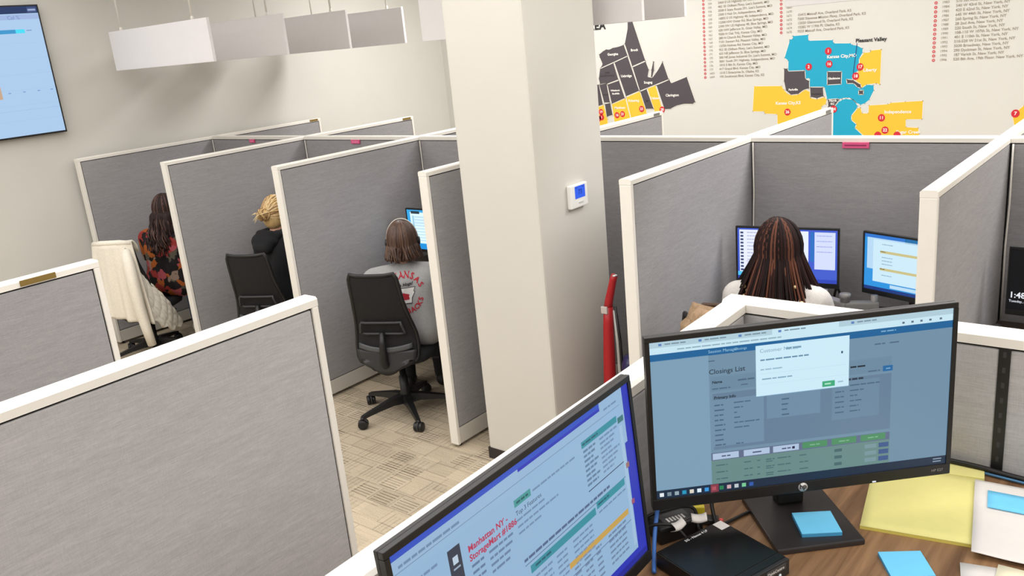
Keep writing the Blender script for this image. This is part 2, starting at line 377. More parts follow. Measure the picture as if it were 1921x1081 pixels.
# ------------------------------------------------------------------ lettering and map on the back wall
DK = mat('map_charcoal', (76, 70, 74), .7); YE_ = mat('map_yellow', (246, 190, 52), .7); BL_ = mat('map_blue', (16, 162, 196), .7); MO = mat('map_outline', (228, 224, 212), .8); MW = mat('map_white', (240, 238, 230), .7)
INK = mat('ink_black', (24, 22, 24), .7); GINK = mat('ink_grey', (150, 138, 122), .7); PINR = mat('pin_red', (206, 36, 52), .6); LINEB = mat('line_blue', (30, 66, 130), .7)
GTA=[('Brock','D',[(-4.713,2.259),(-4.661,2.255),(-4.533,1.863),(-4.686,1.816),(-4.759,2.038),(-4.717,2.18)]),('Georgina','D',[(-4.772,2.029),(-4.734,1.922),(-5.064,1.817),(-5.036,1.854),(-5.066,1.926),(-5.072,1.952),(-5.023,1.981),(-4.983,1.998),(-4.945,1.992),(-4.905,2.007),(-4.836,2.014)]),('EastGwillimbury','D',[(-5.071,1.807),(-4.905,1.858),(-4.858,1.693),(-5.0,1.653),(-5.007,1.666),(-5.082,1.656),(-5.094,1.709)]),('Uxbridge','D',[(-4.892,1.862),(-4.734,1.914),(-4.62,1.572),(-4.777,1.521)]),('Scugog','D',[(-4.681,1.805),(-4.53,1.854),(-4.498,1.772),(-4.515,1.704),(-4.462,1.692),(-4.424,1.731),(-4.378,1.785),(-4.34,1.844),(-4.281,1.672),(-4.611,1.572)]),('Island','D',[(-4.476,1.703),(-4.468,1.77),(-4.444,1.849),(-4.435,1.843),(-4.439,1.765),(-4.461,1.702)]),('Clarington','D',[(-4.418,1.619),(-4.273,1.667),(-4.255,1.632),(-4.084,1.686),(-4.001,1.447),(-4.029,1.429),(-4.126,1.431),(-4.21,1.415),(-4.275,1.385),(-4.34,1.383)]),('Whitchurch','D',[(-4.993,1.646),(-4.851,1.682),(-4.793,1.504),(-4.952,1.45)]),('Aurora','D',[(-5.092,1.647),(-5.003,1.66),(-4.974,1.463),(-5.045,1.465)]),('King','D',[(-5.159,1.652),(-5.098,1.65),(-5.063,1.446),(-5.177,1.412)]),('Pickering','Y',[(-4.775,1.51),(-4.616,1.563),(-4.551,1.396),(-4.547,1.339),(-4.727,1.289)]),('Markham','Y',[(-4.952,1.443),(-4.786,1.498),(-4.738,1.29),(-4.928,1.226)]),('Vaughan','Y',[(-5.178,1.402),(-5.055,1.439),(-5.018,1.293),(-5.017,1.2),(-5.194,1.201)]),('Richmond','D',[(-5.038,1.449),(-4.97,1.459),(-4.952,1.338),(-5.024,1.317)]),('Ajax','D',[(-4.606,1.563),(-4.533,1.586),(-4.463,1.391),(-4.551,1.39)]),('Oshawa','Y',[(-4.521,1.589),(-4.43,1.616),(-4.366,1.376),(-4.45,1.355)])]
KC=[('KansasCityMO','B',[(-3.037,1.994),(-2.901,1.996),(-2.898,1.945),(-2.688,1.937),(-2.679,1.909),(-2.539,1.9),(-2.521,1.885),(-2.485,1.879),(-2.437,1.852),(-2.438,1.817),(-2.459,1.777),(-2.458,1.723),(-2.474,1.67),(-2.516,1.636),(-2.521,1.6),(-2.442,1.537),(-2.4,1.554),(-2.341,1.545),(-2.337,1.503),(-2.373,1.426),(-2.408,1.397),(-2.444,1.385),(-2.475,1.402),(-2.499,1.427),(-2.524,1.442),(-2.555,1.449),(-2.604,1.444),(-2.641,1.433),(-2.729,1.441),(-2.755,1.548),(-2.886,1.552),(-2.883,1.627),(-2.922,1.622),(-2.929,1.691),(-3.079,1.695),(-3.077,1.786),(-3.112,1.812),(-3.066,1.952),(-3.066,1.965),(-3.037,1.969)]),('Parkville','D',[(-3.116,1.719),(-3.086,1.717),(-3.079,1.692),(-2.929,1.691),(-2.925,1.622),(-2.89,1.602),(-2.889,1.537),(-2.935,1.529),(-2.987,1.493),(-3.053,1.488),(-3.099,1.528),(-3.117,1.611)]),('Riverside','D',[(-2.88,1.546),(-2.768,1.542),(-2.761,1.467),(-2.818,1.45),(-2.876,1.464)]),('Gladstone','D',[(-2.729,1.673),(-2.61,1.668),(-2.612,1.567),(-2.728,1.565)]),('Claycomo','D',[(-2.564,1.602),(-2.509,1.594),(-2.448,1.555),(-2.441,1.525),(-2.472,1.538),(-2.502,1.569),(-2.557,1.571)]),('Dot','D',[(-2.459,1.505),(-2.425,1.504),(-2.424,1.474),(-2.458,1.475)]),('NorthKC','D',[(-2.722,1.435),(-2.641,1.439),(-2.626,1.433),(-2.665,1.378),(-2.718,1.373)]),('Liberty','Y',[(-2.372,1.831),(-2.285,1.835),(-2.288,1.55),(-2.318,1.562),(-2.4,1.554),(-2.435,1.531),(-2.472,1.574),(-2.503,1.612),(-2.462,1.67),(-2.459,1.771),(-2.424,1.816),(-2.371,1.817)]),('KansasCityKS','Y',[(-3.4,1.573),(-3.14,1.567),(-3.12,1.532),(-3.086,1.495),(-3.046,1.482),(-2.987,1.486),(-2.954,1.51),(-2.922,1.526),(-2.883,1.508),(-2.876,1.452),(-2.818,1.44),(-2.754,1.458),(-2.735,1.435),(-2.741,1.398),(-2.779,1.38),(-2.776,1.094),(-3.175,1.093),(-3.181,1.317),(-3.298,1.325),(-3.305,1.345),(-3.417,1.347)]),('KansasCityS','B',[(-2.747,1.363),(-2.671,1.365),(-2.628,1.414),(-2.598,1.432),(-2.567,1.438),(-2.512,1.43),(-2.487,1.405),(-2.468,1.374),(-2.48,1.343),(-2.503,1.307),(-2.508,1.257),(-2.471,1.22),(-2.489,1.195),(-2.408,1.139),(-2.388,1.046),(-2.743,1.043)]),('Independence','Y',[(-2.374,1.378),(-2.219,1.384),(-2.196,1.395),(-2.082,1.401),(-1.946,1.406),(-1.947,1.257),(-2.074,1.258),(-2.071,1.192),(-1.973,1.186),(-1.965,1.138),(-1.956,1.048),(-2.388,1.046),(-2.408,1.12),(-2.482,1.189),(-2.471,1.22),(-2.514,1.257),(-2.515,1.294),(-2.468,1.355),(-2.444,1.361),(-2.43,1.312),(-2.376,1.311)]),('Far','Y',[(-1.294,1.294),(-1.256,1.315),(-1.218,1.353),(-1.18,1.341),(-1.168,1.165),(-1.266,1.165)])]
GTA_PINS=[(-5.09,1.369,'19'),(-5.088,1.314,'1'),(-5.126,1.301,''),(-4.897,1.333,'16'),(-4.83,1.343,'21'),(-4.601,1.391,'23'),(-4.366,1.38,'28')]
KC_PINS=[(-2.724,1.848,'1'),(-2.894,1.724,'2'),(-2.716,1.739,'16'),(-2.454,1.702,'17'),(-2.489,1.627,'18'),(-3.086,1.335,'26'),(-2.671,1.353,'34'),(-2.717,1.272,'7'),(-2.732,1.196,'6'),(-2.268,1.273,'11'),(-2.236,1.169,'22'),(-2.294,1.126,''),(-2.138,1.126,''),(-1.272,1.293,'7')]
GTA_TXT=[(-4.907,1.943,'Georgina'),(-4.652,1.969,'Brock'),(-4.984,1.766,'East'),(-4.986,1.734,'Gwillimbury'),(-4.761,1.721,'Uxbridge'),(-4.512,1.648,'Scugog'),(-4.248,1.515,'Clarington'),(-4.903,1.585,'Whitchurch'),(-4.898,1.553,'Stouffville'),(-4.689,1.473,'Pickering'),(-4.858,1.405,'Markham'),(-4.532,1.472,'Ajax'),(-5.024,1.546,'Aurora'),(-4.44,1.491,'Oshawa')]
KC_TXT=[(-2.61,1.795,'Kansas City,MO'),(-2.373,1.669,'Liberty'),(-3.033,1.532,'Parkville'),(-2.825,1.488,'Riverside'),(-2.672,1.616,'Gladstone'),(-2.678,1.426,'North'),(-2.681,1.399,'KC'),(-3.08,1.411,'Kansas City,KS'),(-2.139,1.317,'Independence'),(-2.05,1.148,'Sugar Creek')]
GTA, KC = [(a, c, list(p)) for a, c, p in GTA], [(a, c, list(p)) for a, c, p in KC]
def wall_xf(x, z, off): return Matrix(((1, 0, 0, x), (0, 0, -1, YB-off), (0, 1, 0, z), (0, 0, 0, 1)))
def wall_text(mb, body, x, z, size, m, off, al='LEFT', bold=0, sp=1):
    v, f = text_geo(body, size, al, bold, sp); mb.add(v, f, m, wall_xf(x, z, off))
def sgn_area(p): return sum(p[i][0]*p[(i+1) % len(p)][1]-p[(i+1) % len(p)][0]*p[i][1] for i in range(len(p)))
def wall_map(name, label, regs, pins, txts, size, extra=None):
    t = thing(name, label, 'wall map')
    for k, (nm, c, pts) in enumerate(regs):
        if sgn_area(pts) < 0: pts = pts[::-1]
        lay = .0008+.0004*(k % 3)+(.0014 if c == 'D' else 0)
        b = MB(); b.prism(pts, 0, .0004, {'D': DK, 'Y': YE_, 'B': BL_}[c], wall_xf(0, 0, lay))
        n = len(pts)
        for i in range(n):     # pale outline
            p, q = Vector(pts[i]), Vector(pts[(i+1) % n]); d = (q-p)
            if d.length < 1e-6: continue
            d.normalize(); s_ = Vector((-d.y, d.x))*.0055; e = d*.003
            b.add([(*(p-s_-e), 0), (*(q-s_+e), 0), (*(q+s_+e), 0), (*(p+s_-e), 0)], [(0, 1, 2, 3)], MO, wall_xf(0, 0, lay+.0002))
        b.build('map_region', t)
    for x, z, s_ in pins:
        b = MB(); ring = [(x+.029*cos(a*pi/12), z+.031*sin(a*pi/12)) for a in range(24)]
        b.prism(ring, 0, .0003, PINR, wall_xf(0, 0, .0036))
        if s_: wall_text(b, s_, x, z-.011, .036, MW, .0042, 'CENTER', .001)
        b.build('map_pin', t)
    b = MB()
    for x, z, s_ in txts: wall_text(b, s_, x, z-.008, size*(.62 if s_ in ('Gladstone', 'Riverside', 'Parkville', 'North', 'KC', 'Ajax', 'Aurora', 'Whitchurch', 'Stouffville') else .95), MW, .0034, 'CENTER', .001)
    if extra: extra(b)
    b.build('place_lettering', t)
def gx(b): wall_text(b, 'AREA', -5.255, 2.2, .106, INK, .004, 'LEFT', .004, 1.12)
wall_map('map_wall_art', 'charcoal and yellow county map on the back wall, right of the pillar', GTA, GTA_PINS, GTA_TXT, .036, gx)
def kx(b):
    wall_text(b, 'Pleasant Valley', -2.495, 1.905, .042, INK, .004, 'LEFT', .0012)
    b.add([(-2.486, 1.896, 0), (-2.513, 1.648, 0), (-2.507, 1.648, 0), (-2.480, 1.896, 0)], [(0, 1, 2, 3)], LINEB, wall_xf(0, 0, .0038))
wall_map('map_wall_art', 'blue and yellow city map on the back wall with numbered red pins', KC, KC_PINS, KC_TXT, .04, kx)
def addr_list(label, xc, xn, xt, z0, dz, rows):
    t = thing('address_wall_art', label, 'wall lettering', (0, 0, 0), 0, 'address lists on the back wall')
    b = MB(); m = MB()
    for i, (n, a) in enumerate(rows):
        z = z0-dz*i
        ro = [(xc+.0115*cos(k*pi/8), z+.0115*sin(k*pi/8)) for k in range(16)]; ri = [(xc+.0055*cos(k*pi/8), z+.0055*sin(k*pi/8)) for k in range(16)]
        m.add([(*p, 0) for p in ro]+[(*p, 0) for p in ri], [(k, (k+1) % 16, 16+(k+1) % 16, 16+k) for k in range(16)], PINR, wall_xf(0, 0, .003))
        wall_text(b, n, xn, z-.009, .027, GINK, .003); wall_text(b, a, xt, z-.009, .0295, GINK, .003, 'LEFT', .0003)
    b.build('address_lettering', t); m.build('red_markers', t)
L1 = ["152|1720 Grand Blvd, Kansas City, MO", "154|2460 E US Highway 50, Lee's Summit, MO", "155|465 SE Oldham Pkwy, Lee's Summit, MO", "156|3500 E State Route 291, Lee's Summit, MO", "157|2500 S Hub Dr, Independence, MO",
 "158|16855 E US Highway 40, Independence, MO", "159|12300 NW Outer Rd, Blue Springs, MO", "160|2300 SW US Highway 40, Blue Springs, MO", "161|620 NW Jefferson St, Grain Valley, MO", "162|9200 N Oak Trfy, Kansas City, MO", "163|280 N Church Rd, Pleasant Valley, MO",
 "164|7101 Stewart Rd, Pleasant Valley, MO", "165|13750 Holmes Rd, Kansas City, MO", "170|952 SE Oldham Pkwy, Lee's Summit, MO", "171|625 NE Jefferson St, Blue Springs, MO", "173|300 NE Jones Industrial Dr, Lee's Summit, MO", "174|3001 South 291 Highway, Independence, MO",
 "176|1015 E 8th St, Kansas City, MO", "177|417 Grand Blvd, Kansas City, MO", "1603|1310 S Enterprise St, Olathe, KS", "1609|195 Southwest Blvd, Kansas City, KS"]
L2 = ["1665|", "1666|", "1667|", "1668|", "1669|", "1670|", "1671|15415 Metcalf Ave, Overland Park, KS", "1672|7200 Shawnee Mission Pkwy, Overland Park, KS", "1673|12020 Glenwood St, Overland Park, KS", "1674|15282 W 119th Pl, Olathe, KS", "1675|9333 Metcalf Ave, Overland Park, KS"]
L3 = ["1983|570 5th Ave, New York, NY", "1984|540 W 43rd St, New York, NY", "1985|420 E 62nd St, New York, NY", "1986|645 W 44th St, New York, NY", "1987|260 Spring St, New York, NY", "1988|28 2nd Ave, New York, NY", "1989|220 South St, New York, NY", "1990|108-110 W 107th St, New York, NY",
 "1991|401 E 110th St, New York, NY", "1992|510-520 W 21st St, New York, NY", "1993|5030 Broadway, New York, NY", "1994|290 Dyckman St, New York, NY", "1995|187 Varick St, New York, NY", "1996|520 8th Ave, 19th Floor, New York, NY"]
sp = lambda L_: [tuple(r.split('|')) for r in L_]
addr_list('long address list between the county map and the blue city map', -3.888, -3.845, -3.742, 2.372, .0349, sp(L1))
addr_list('short address list directly above the blue city map', -3.142, -3.098, -2.995, 2.375, .0345, sp(L2))
addr_list('New York address list in the upper right of the back wall', -1.88, -1.835, -1.735, 2.167, .0339, sp(L3))

# ------------------------------------------------------------------ hanging baffles
BAF = mat('white_baffle', (232, 229, 230), .75, noise=(20, 20, 20), var=.008); CAB = mat('cable_white', (226, 222, 214), .4)
GB = 'white acoustic baffles hanging in rows'
ORD = ['front', 'second', 'third', 'rearmost']
def baffle(x0, x1, y, label):
    t = thing('hanging_baffle', label, 'ceiling baffle', ((x0+x1)/2, y, 2.248), 0, GB)
    w = (x1-x0)/2
    b = MB(); b.box(-w, w, -.012, .012, 0, .302, BAF, bev=.003); b.build('panel', t)
    for sx in (-w+.19, w-.19):
        b = MB(); b.tube([(sx, 0, .3), (sx, 0, CEIL-2.248)], .008, CAB, 8); b.lathe([(.01, .3), (.012, .305), (.012, .32), (.006, .33)], CAB, 10, T(sx, 0, 0)); b.build('suspension_cable', t)
YBAF = [3.6, 4.24, 4.87, 5.5]
for k, y in enumerate(YBAF): baffle(-7.03, -5.62, y, ['brightest white baffle hanging in front, beside the wall television', 'second baffle in the left row, right behind the brightest one', 'third baffle in the left row, mid grey in shade', 'rearmost baffle of the left row, darkest grey'][k])
for k, y in enumerate((3.92, 4.36)): baffle(-3.85, -2.31, y, ['baffle passing behind the top of the pillar, visible on both sides', 'darker baffle just right of the pillar top, over the county map'][k])
baffle(-1.58, -.04, 3.92, 'white baffle whose lower edge shows at the top, over the address lists')

# ------------------------------------------------------------------ screen content helper
class UI:
    def __init__(s, W, Hh, st): s.mb = MB(); s.W = W; s.H = Hh; s.st = st; s.k = 0
    def m(s, c): return mat('screen_%d_%d_%d' % tuple(c), c, .3, emit=s.st)
    def P(s, u, v, lay): return ((u-.5)*s.W, -.0012-.00012*lay, (.5-v)*s.H)
    def rect(s, u0, v0, u1, v1, c, lay=1): s.mb.add([s.P(u0, v1, lay), s.P(u1, v1, lay), s.P(u1, v0, lay), s.P(u0, v0, lay)], [(0, 1, 2, 3)], s.m(c))
    def text(s, body, u, v, h, c, lay=4, al='LEFT', bold=0):
        vv, f = text_geo(body, h*s.H, al, bold*s.H); q = s.P(u, v, lay)
        s.mb.add(vv, f, s.m(c), Matrix(((1, 0, 0, q[0]), (0, 0, -1, q[1]), (0, 1, 0, q[2]), (0, 0, 0, 1))))
    def words(s, u, v, w, h, c, lay=4, seed=0):
        """an unreadable line of small print: word-length strokes"""
        r = random.Random(seed+int(u*1000)+int(v*777)); x = u
        while x < u+w-.004:
            l = min(r.uniform(.012, .034), u+w-x); s.rect(x, v, x+l, v+h, c, lay); x += l+.0035
def ui_right(W, Hh):
    s = UI(W, Hh, 1.0); D = (78, 104, 126)
    s.rect(0, 0, 1, 1, (112, 143, 166), 0); s.rect(0, .115, .19, .945, (124, 158, 182), 1)
    s.rect(0, 0, 1, .036, (176, 205, 218), 1); s.rect(0, .036, 1, .075, (200, 230, 243), 1); s.rect(0, .075, 1, .118, (26, 98, 152), 1)
    s.rect(.40, .002, .62, .036, (200, 230, 243), 2)
    for u in (.03, .16, .29, .42, .66): s.words(u+.02, .014, .07, .008, (120, 145, 160), 3); s.rect(u, .012, u+.01, .026, (90, 130, 190), 3)
    s.words(.09, .052, .34, .007, (140, 168, 184), 3)
    for u in (.83, .86, .89, .92, .955): s.rect(u, .05, u+.008, .062, (90, 110, 130), 3)
    s.text('Session Manager', .19, .104, .026, (150, 196, 222)); s.text('Closings', .275, .103, .022, (150, 196, 222)); s.words(.76, .09, .05, .008, (120, 170, 205), 3)
    s.words(.19, .15, .02, .007, D); s.words(.74, .165, .035, .008, D); s.words(.79, .165, .035, .008, D)
    s.text('Closings List', .19, .235, .042, (50, 66, 80), bold=.0006)
    s.rect(.19, .255, .8, .257, (100, 128, 150)); s.rect(.195, .26, .8, .345, (106, 137, 160), 1)
    s.text('Name', .2, .295, .024, (36, 50, 64), bold=.0008); s.words(.285, .285, .06, .01, D); s.words(.2, .325, .06, .008, D); s.words(.295, .318, .03, .007, D)
    s.words(.66, .29, .05, .01, (30, 40, 52)); s.words(.72, .33, .04, .008, D); s.rect(.77, .31, .803, .345, (36, 104, 160), 2); s.words(.78, .325, .015, .007, (120, 170, 205), 3)
    s.rect(.2, .36, .8, .72, (101, 128, 152), 1); s.rect(.2, .40, .37, .70, (112, 142, 167), 2); s.rect(.38, .40, .56, .56, (109, 140, 165), 2); s.rect(.6, .38, .76, .62, (106, 136, 160), 2)
    s.text('Primary Info', .205, .395, .026, (36, 50, 64), bold=.0008)
    for k in range(9): s.words(.205, .43+.032*k, .035 if k % 3 else .03, .009, (74, 102, 126), 3, k)
    for k, w in enumerate((.06, .03, .01, .02, .085, .05)): s.words(.27, .425+.032*k, w, .008, (76, 104, 128), 3, k)
    s.words(.275, .69, .025, .008, (76, 104, 128), 3)
    for k in range(4): s.words(.43, .44+.033*k, .025, .009, (74, 102, 126), 3, k)
    s.words(.62, .365, .085, .012, (40, 56, 72), 3)
    for k, w in enumerate((.1, .05, .025, .04, .03, .035)): s.words(.66, .405+.033*k, w, .008, (74, 102, 126), 3, k); s.words(.61, .405+.033*k, .03, .008, (74, 102, 126), 3, k+9)
    s.rect(.19, .79, .8, .945, (104, 138, 136), 1); s.rect(.19, .74, .8, .79, (96, 110, 138), 1)
    for u in (.195, .3, .4): s.rect(u, .745, u+.088, .785, (176, 196, 222), 2); s.words(u+.03, .762, .03, .008, (70, 80, 110), 3)
    s.rect(.465, .758, .474, .774, (40, 44, 70), 3)
    for u in (.5, .6, .7): s.rect(u, .742, u+.085, .783, (78, 142, 100), 2); s.words(u+.025, .76, .035, .008, (120, 176, 140), 3)
    for k in range(3):
        v = .82+.045*k
        for u, w in ((.205, .04), (.3, .03), (.345, .01), (.375, .03), (.415, .045), (.49, .03)): s.words(u, v, w, .008, (76, 108, 112), 3, k)
        s.words(.375, v+.014, .025, .007, (76, 108, 112), 3); s.rect(.61, v-.008, .636, v+.012, (72, 104, 108), 3)
        s.rect(.715, v-.012, .755, v+.014, (120, 150, 158), 2); s.rect(.763, v-.014, .797, v+.016, (62, 90, 140), 3)
    s.rect(.345, .093, .655, .412, (204, 234, 248), 5)
    s.rect(.345, .408, .655, .412, (120, 160, 190), 6)
    s.text('Customer Notes:', .358, .138, .032, (120, 160, 184), 6); s.words(.445, .122, .05, .012, (120, 160, 184), 6); s.words(.36, .18, .16, .009, (100, 140, 168), 6); s.words(.36, .24, .075, .008, (150, 186, 206), 6); s.words(.365, .3, .1, .008, (130, 166, 190), 6)
    s.rect(.36, .27, .645, .2715, (186, 216, 232), 6); s.rect(.36, .335, .645, .3365, (186, 216, 232), 6)
    s.rect(.566, .362, .608, .398, (60, 168, 122), 6); s.words(.574, .375, .026, .01, (170, 226, 196), 7); s.words(.618, .372, .018, .008, (150, 190, 210), 6); s.rect(.628, .185, .634, .2, (60, 90, 120), 6)
    s.rect(0, .945, 1, 1, (28, 46, 68), 2)
    ic = [(230, 236, 240), (120, 140, 150), (150, 170, 180), (40, 150, 190), (220, 214, 200), (220, 236, 246), (60, 150, 220), (176, 84, 96), (46, 130, 84), (206, 170, 176), (190, 200, 206), (120, 200, 150), (50, 90, 170)]
    for k, c in enumerate(ic): s.rect(.011+k*.0255, .962, .025+k*.0255, .987, c, 3)
    s.rect(.185, .947, .212, 1, (150, 66, 76), 2); s.words(.955, .958, .03, .007, (140, 160, 180), 3); s.words(.955, .975, .03, .007, (140, 160, 180), 3)
    return s.mb
def ui_left(W, Hh):
    s = UI(W, Hh, 1.0); PG = (146, 180, 212); D = (112, 140, 174)
    s.rect(0, 0, 1, 1, (48, 56, 178), 0); s.rect(0, 0, .85, .03, (54, 84, 190), 1)
    s.rect(0, .03, .45, .12, (150, 182, 212), 2); s.rect(.45, .045, .84, .12, (148, 180, 212), 2); s.rect(.84, 0, .965, .31, (148, 180, 212), 2); s.rect(0, .085, .95, .93, PG, 2)
    s.rect(0, .085, .945, .088, (110, 136, 164), 3); s.words(.02, .06, .2, .012, (110, 140, 170), 3); s.words(.86, .05, .07, .01, D, 3)
    TE = (58, 142, 158)
    s.rect(.73, .13, .92, .165, TE, 4); s.words(.735, .142, .08, .01, (40, 92, 110), 5); s.rect(.925, .15, .957, .182, (66, 116, 120), 4)
    s.rect(.416, .155, .486, .19, (74, 150, 150), 4); s.words(.425, .168, .05, .01, (40, 92, 100), 5); s.words(.495, .17, .2, .01, D, 4)
    s.text('Top 3 Features', .417, .232, .032, (52, 66, 92), 4)
    for k, w in enumerate((.12, .18, .1)): s.words(.417, .25+.032*k, w, .01, D, 4, k)
    for k in range(8): s.words(.735, .18+.026*k, .07-.012*(k % 3), .012, (96, 126, 156), 4, k); s.words(.82, .18+.026*k, .1-.014*(k % 4), .011, D, 4, k+20)
    s.rect(.735, .398, .93, .403, (48, 60, 92), 4); s.rect(.93, .2, .945, .9, (160, 190, 218), 3)
    s.text('Manhattan NY -', .232, .222, .042, (178, 62, 92), 4, bold=.0012); s.text('StorageMart #1886', .232, .265, .042, (178, 62, 92), 4, bold=.0012)
    for k in range(4): s.words(.235, .285+.032*k, .045, .012, (98, 124, 156), 4, k); s.words(.3, .285+.032*k, .1-.01*k, .012, (104, 130, 162), 4, k+5)
    s.rect(.165, .15, .208, .7, (56, 64, 78), 4)
    for k in range(4): s.rect(.178, .19+.12*k, .196, .225+.12*k, (186, 204, 222), 5); s.words(.176, .24+.12*k, .024, .008, (150, 170, 190), 5)
    for k in range(10): s.words(.03, .16+.04*k, .1-.02*(k % 3), .012, D, 4, k)
    s.rect(.014, .14, .022, .17, (40, 44, 70), 5)
    s.words(.42, .455, .42, .014, (84, 104, 138), 4); s.rect(.42, .485, .93, .489, (90, 110, 146), 4)
    s.rect(.44, .505, .755, .545, TE, 4); s.words(.46, .518, .07, .011, (40, 92, 110), 5); s.rect(.763, .485, .92, .525, TE, 4); s.words(.77, .5, .06, .01, (40, 92, 110), 5)
    s.words(.77, .545, .15, .01, D, 4)
    for k in range(5):
        for u, w in ((.44, .09), (.55, .05), (.63, .1)): s.words(u, .57+.03*k, w, .011, D, 4, k)
    s.rect(.6, .665, .92, .697, (196, 160, 84), 4); s.rect(.3, .74, .93, .744, (90, 110, 146), 4)
    for k in range(6):
        for u, w in ((.62, .03), (.67, .04), (.73, .03), (.8, .1)): s.words(u, .712+.032*k, w, .012, (110, 134, 164), 4, k)
        s.words(.35, .76+.028*k, .2, .011, D, 4, k)
    s.rect(.94, .42, .958, .45, (150, 110, 110), 4); s.rect(.945, .64, .962, .668, (156, 84, 110), 4)
    s.rect(0, .965, 1, 1, (40, 44, 150), 3)
    return s.mb
def ui_bay3(W, Hh):
    s = UI(W, Hh, 1.15); s.rect(0, 0, 1, 1, (54, 160, 222), 0); s.rect(.06, .06, 1, .85, (214, 240, 252), 1); s.rect(.08, .03, .25, .1, (40, 60, 70), 2)
    s.rect(.08, .15, 1, .4, (206, 232, 246), 2)
    for k in range(9): s.words(.14, .17+.075*k, .6, .014, (150, 190, 212), 3, k)
    s.rect(.1, .15, .13, .8, (150, 196, 220), 3); s.rect(0, .87, 1, 1, (30, 140, 214), 2); return s.mb
def ui_bay5(W, Hh):
    s = UI(W, Hh, 1.1); s.rect(0, 0, 1, 1, (66, 92, 200), 0); s.rect(.02, .03, .72, .9, (226, 232, 250), 1); s.rect(.78, .04, .98, .74, (206, 216, 248), 1); s.rect(.74, .04, .775, .6, (40, 110, 190), 1)
    for k in range(12): s.rect(.03, .07+.066*k, .062, .107+.066*k, (56, 70, 110), 3); s.words(.1, .075+.066*k, .3-.05*(k % 4), .014, (160, 160, 196), 3, k)
    s.rect(.09, .64, .4, .648, (150, 120, 190), 3); s.words(.22, .1, .3, .016, (60, 180, 190), 3); s.rect(0, .85, .7, .93, (80, 190, 240), 2); s.rect(0, .93, 1, 1, (50, 70, 180), 2)
    for k in range(4): s.words(.8, .1+.1*k, .15, .014, (150, 160, 220), 3, k)
    return s.mb
def ui_bay5r(W, Hh):
    s = UI(W, Hh, 1.0); s.rect(0, 0, 1, 1, (48, 150, 226), 0); s.rect(0, 0, .6, .06, (50, 120, 210), 1); s.rect(.45, 0, 1, .08, (24, 104, 84), 1)
    s.rect(.03, .06, .9, .62, (186, 220, 246), 1); s.rect(.1, .085, 1, .84, (206, 236, 250), 2)
    for v in (.27, .58): s.rect(.18, v, 1, v+.045, (206, 194, 136), 3); s.words(.18, v+.012, .06, .012, (90, 80, 60), 4)
    for k, (u, v) in enumerate(((.2, .15), (.62, .14), (.64, .2), (.2, .38), (.2, .44), (.2, .5), (.62, .38), (.62, .43), (.2, .7))): s.words(u, v, .12, .014, (140, 176, 200), 4, k)
    s.rect(.62, .72, .74, .76, (120, 150, 180), 4); s.rect(.3, .86, 1, .92, (190, 224, 246), 2); s.rect(0, .94, 1, 1, (30, 60, 130), 2); return s.mb
def ui_lock(W, Hh):
    s = UI(W, Hh, 1.0); s.rect(0, 0, 1, 1, (9, 10, 14), 0); s.text('1:48', .012, .80, .135, (232, 236, 242), 2, bold=.003); s.text('Tuesday, April', .012, .875, .055, (214, 220, 230), 2, bold=.001); return s.mb
def ui_tv(W, Hh):
    s = UI(W, Hh, 1.0); s.rect(0, 0, 1, 1, (172, 203, 236), 0); s.rect(0, 0, 1, .055, (28, 50, 96), 1); s.rect(.955, .008, .995, .05, (60, 80, 128), 2); s.rect(.958, .022, .992, .036, (150, 170, 206), 3)
    s.rect(0, .062, 1, .1, (160, 182, 224), 1); s.text('Cal %', .862, .098, .042, (110, 140, 196), 3)
    s.rect(.4, .175, .92, .205, (54, 150, 204), 2); s.rect(.885, .175, .924, .205, (70, 220, 246), 3); s.rect(.932, .183, .955, .189, (110, 140, 190), 3)
    for k in range(6): s.rect(.6, .28+.12*k, 1, .2815+.12*k, (160, 190, 228), 2)
    for u in (.79, .853, .917, .975): s.rect(u, .655, u+.012, .663, (120, 160, 210), 3)
    s.rect(.70, .6, .763, .7, (200, 168, 140), 3); s.rect(.6, .8, 1, .802, (150, 180, 220), 2); return s.mb

